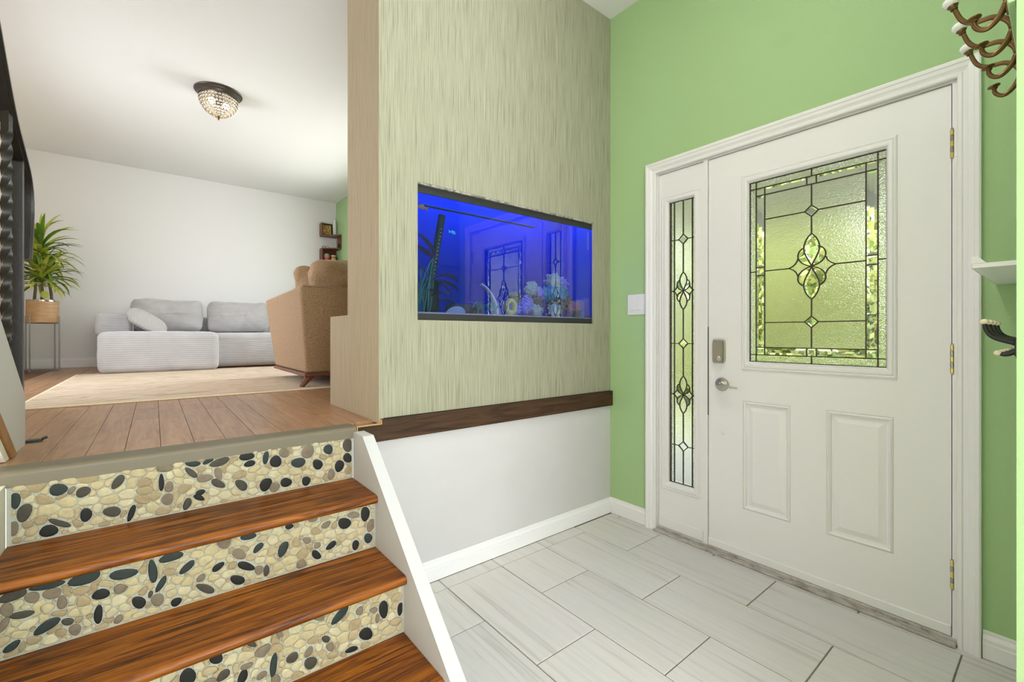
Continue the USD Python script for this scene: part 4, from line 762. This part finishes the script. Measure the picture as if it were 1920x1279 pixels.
def fish(name, x, y, z, ln, col, heading, label):
    t = thing(name, label, 'fish', (x, y, z), heading); m = cushion(ln, ln*0.2, ln*0.42, 2.0, 0.3, 1, 0.0, 3); c = mat(name+'_skin', col, 0.4)
    v = np.array(m.vertices); v[:, 2] *= np.clip(1.0-0.55*np.clip(-v[:, 0]/(ln/2), 0, 1), 0.3, 1); m.vertices = v; obj('body', m, c, t, smooth=True)
    obj('tail_fin', hull([(-ln*0.45, 0.0006, ln*0.06), (-ln*0.45, -0.0006, -ln*0.06), (-ln*0.75, 0.0006, ln*0.2), (-ln*0.75, -0.0006, -ln*0.2), (-ln*0.62, 0.0006, 0)]), c, t)
    obj('dorsal_fin', hull([(ln*0.15, 0.0005, ln*0.18), (-ln*0.2, -0.0005, ln*0.16), (-ln*0.22, 0.0005, ln*0.30), (0, 0.0005, ln*0.15)]), c, t)
    for s in (1, -1): obj('eye', mv(trimesh.creation.icosphere(2, ln*0.035), ln*0.36, s*ln*0.065, ln*0.05), BLACK, t, smooth=True)
fish('orange_fish', 0.985, 1.91, 1.722, 0.055, (0.80, 0.33, 0.08), 200, 'orange fish swimming at the tank upper left corner')
fish('teal_fish', 1.172, 1.94, 1.633, 0.045, (0.10, 0.75, 0.62), 20, 'small bright teal fish by the dark intake tube')

# ---------------------------------------------------------------- outside the door
GRASS = mat('lawn_grass', (0.16, 0.26, 0.05), 0.95, noise=((1.3, 1.3, 1), [(0.3, (0.26, 0.32, 0.12)), (0.5, (0.46, 0.48, 0.24)), (0.72, (0.62, 0.59, 0.42))], 6, 0.6))
obj('ground_lawn', box(2.42, 40, -30, 30, -0.4, -0.16), GRASS, kind=S)
obj('ground_porch', box(2.39, 4.6, -2.0, 3.2, -0.16, -0.02), mat('porch_concrete', (0.42, 0.40, 0.37), 0.9), kind=S)
so = thing('ceiling_porch', kind=S)
SOF = mat('grey_soffit', (0.34, 0.33, 0.31), 0.6)
for k in range(10): obj('slat', box(2.395+0.31*k, 2.395+0.31*k+0.302, -2.2, 3.4, 2.52, 2.545, 0.003), SOF, so)
obj('fascia', box(5.495, 5.56, -2.2, 3.4, 2.38, 2.60), SOF, so)
po = thing('porch_post', 'white square porch post outside the front door', 'post')
obj('shaft', box(5.28, 5.40, 0.55, 0.67, -0.16, 2.52, 0.006), TRIMW, po); obj('foot', box(5.26, 5.42, 0.53, 0.69, -0.16, -0.04, 0.006), TRIMW, po); obj('head', box(5.26, 5.42, 0.53, 0.69, 2.44, 2.52, 0.006), TRIMW, po)
LF = [mat('tree_leaf_'+n, c, 0.5, trans=0.4) for n, c in (('yellow', (0.66, 0.64, 0.24)), ('green', (0.34, 0.44, 0.13)), ('deep', (0.10, 0.18, 0.06)))]
BARK = mat('tree_bark', (0.10, 0.08, 0.06), 0.9, noise=((20, 20, 3), [(0.3, (0.05, 0.04, 0.03)), (0.7, (0.17, 0.14, 0.11))], 4, 0.5))
def tree(name, x, y, hgt, rad, zc, seed, mix, label, n=5200, cat='tree'):
    t = thing(name, label, cat, (x, y, -0.16)); r8 = np.random.default_rng(seed)
    if hgt > 0: obj('trunk', tube(spline([(0, 0, 0), (0.05, 0.03, hgt*0.4), (0.0, 0.0, hgt)], 12), np.linspace(0.16, 0.06, 12), 10), BARK, t, smooth=True)
    ctr = r8.normal(0, 1, (46, 3)); ctr /= np.linalg.norm(ctr, axis=1, keepdims=True); ctr *= r8.uniform(0.25, 1, (46, 1))**0.4*np.array(rad)*0.85
    for k, mm in enumerate(mix):
        m_ = int(n*mm); p = ctr[r8.integers(0, 46, m_)]+r8.normal(0, 0.17, (m_, 3))*np.array(rad); p[:, 2] += zc
        a = r8.normal(0, 1, (m_, 3)); a /= np.linalg.norm(a, axis=1, keepdims=True); b = np.cross(a, r8.normal(0, 1, (m_, 3))); b /= np.linalg.norm(b, axis=1, keepdims=True); s_ = r8.uniform(0.09, 0.17, (m_, 1))
        ok = p[:, 2] > 0.05; p, a, b, s_ = p[ok], a[ok], b[ok], s_[ok]; m_ = len(p)
        v = np.stack([p-a*s_, p+b*s_*0.5, p+a*s_, p-b*s_*0.5], 1).reshape(-1, 3); i = np.arange(m_)[:, None]*4
        obj('foliage', trimesh.Trimesh(v, np.vstack([i+[0, 1, 2], i+[0, 2, 3]]), process=False), LF[k], t, kind='stuff')
tree('yellow_tree', 11.0, 4.2, 1.6, (2.2, 2.0, 2.2), 2.5, 1, (0.6, 0.3, 0.1), 'yellow-green leafy tree seen through the middle of the door glass', 7000)
tree('green_tree', 11.5, 8.9, 1.6, (2.2, 2.1, 2.2), 2.5, 2, (0.35, 0.45, 0.2), 'green leafy tree seen through the narrow side light', 7000)
tree('maple_tree', 10.5, -0.6, 1.6, (1.9, 1.8, 2.1), 2.4, 3, (0.65, 0.25, 0.1), 'sunlit tree seen through the right part of the door glass', 6500)
tree('garden_shrub', 7.2, 3.6, 0, (0.55, 1.15, 0.55), 0.6, 4, (0.5, 0.35, 0.15), 'low leafy shrub on the lawn left of the porch post', 2600, 'shrub')
tree('garden_shrub', 7.3, 0.9, 0, (0.55, 1.05, 0.5), 0.55, 5, (0.4, 0.4, 0.2), 'low leafy shrub on the lawn behind the porch post', 2400, 'shrub')
for x, y, sd_ in ((19, -3.5, 11), (29, 5.5, 12), (18, 16.5, 13), (14, 24.5, 14)):
    tree('boundary_tree', x, y, 2.5, (2.3, 4.1, 4.2), 4.0, sd_, (0.25, 0.45, 0.3), {11: 'far boundary tree at the right edge of the door glass', 12: 'far boundary tree behind the yellow tree', 13: 'far boundary tree behind the side light tree', 14: 'far boundary tree farthest left beyond the lawn'}[sd_], 9000)

for x, y, sd_ in ((14, -13, 15), (9, -20, 16)):  # two unseen trees added to dim the door glass reflected in the tank
    tree('boundary_tree', x, y, 2.5, (3.2, 3.6, 3.8), 3.6, sd_, (0.25, 0.45, 0.3), {15: 'added tree keeping bright sky out of the aquarium reflection, nearer', 16: 'added tree keeping bright sky out of the aquarium reflection, farther'}[sd_], 7000)
hd = thing('tall_hedge', 'long tall green hedge closing off the lawn outside', 'hedge')
obj('hedge_core', box(23.0, 23.6, -12, 14, -0.16, 2.4), LF[2], hd)
r9 = np.random.default_rng(31)
for k, n_ in enumerate((3500, 5000, 3000)):
    p = np.c_[r9.uniform(22.5, 23.2, n_), r9.uniform(-12.2, 14.2, n_), r9.uniform(-0.1, 2.7, n_)]; a = r9.normal(0, 1, (n_, 3)); a /= np.linalg.norm(a, axis=1, keepdims=True); b = np.cross(a, r9.normal(0, 1, (n_, 3))); b /= np.linalg.norm(b, axis=1, keepdims=True); q = r9.uniform(0.10, 0.19, (n_, 1))
    v = np.stack([p-a*q, p+b*q*0.5, p+a*q, p-b*q*0.5], 1).reshape(-1, 3); i = np.arange(n_)[:, None]*4
    obj('foliage', trimesh.Trimesh(v, np.vstack([i+[0, 1, 2], i+[0, 2, 3]]), process=False), LF[k], hd, kind='stuff')

# ---------------------------------------------------------------- labels of the setting
LAB = {'floor_foyer': ('pale striated porcelain tile floor of the foyer', 'floor'), 'floor_living': ('brown oak plank floor of the raised living room', 'floor'), 'wall_right': ('green painted wall around the front door', 'wall'), 'wall_living_right': ('green wall sliver beyond the corner shelf', 'wall'),
 'wall_back': ('white back wall behind the grey sofa', 'wall'), 'wall_left': ('warm peach wall seen behind the iron railing', 'wall'), 'wall_rear': ('plain wall behind the viewpoint', 'wall'), 'ceiling': ('smooth white ceiling over living room and foyer', 'ceiling'), 'wall_closet': ('green wall edge at the far right', 'wall'), 'hook_rail_board': ('green painted board carrying the bronze coat hooks', 'board'),
 'wall_aquarium': ('grasscloth covered wall holding the aquarium', 'wall'), 'wall_lower': ('white lower wall under the dark board', 'wall'), 'trim_1': ('dark stained ledger board under the grasscloth', 'trim'), 'trim_2': ('white moulded casing around the front door', 'trim'), 'baseboard_aquarium': ('white baseboard under the white lower wall', 'baseboard'), 'baseboard_right': ('short white baseboard left of the door casing', 'baseboard'),
 'baseboard_closet': ('short white baseboard right of the door casing', 'baseboard'), 'baseboard_back': ('white baseboard behind plant stand and sofa', 'baseboard'), 'window_1': ('white side light with narrow leaded glass', 'window'), 'window_2': ('living room window hidden by the aquarium wall', 'window'), 'window_3': ('added unseen window in the peach wall for the left fill light', 'window'), 'window_4': ('added window behind the viewpoint for the rear fill light', 'window'),
 'door_1': ('white front door with leaded glass insert', 'door'), 'door_frame': ('white frame around door and side light', 'door frame'), 'door_stop': ('dark weather strip behind the door', 'weather strip'), 'door_sill': ('dirty grey sill under the front door', 'sill'), 'ground_lawn': ('sunlit lawn beyond the door glass', 'lawn'), 'ground_porch': ('concrete porch floor outside the door', 'porch'), 'ceiling_porch': ('grey slatted porch ceiling seen through the glass top', 'porch ceiling')}
for k, (l, c) in LAB.items():
    p = stage.GetPrimAtPath('/World/'+k)
    if p: tag(p, l, c)
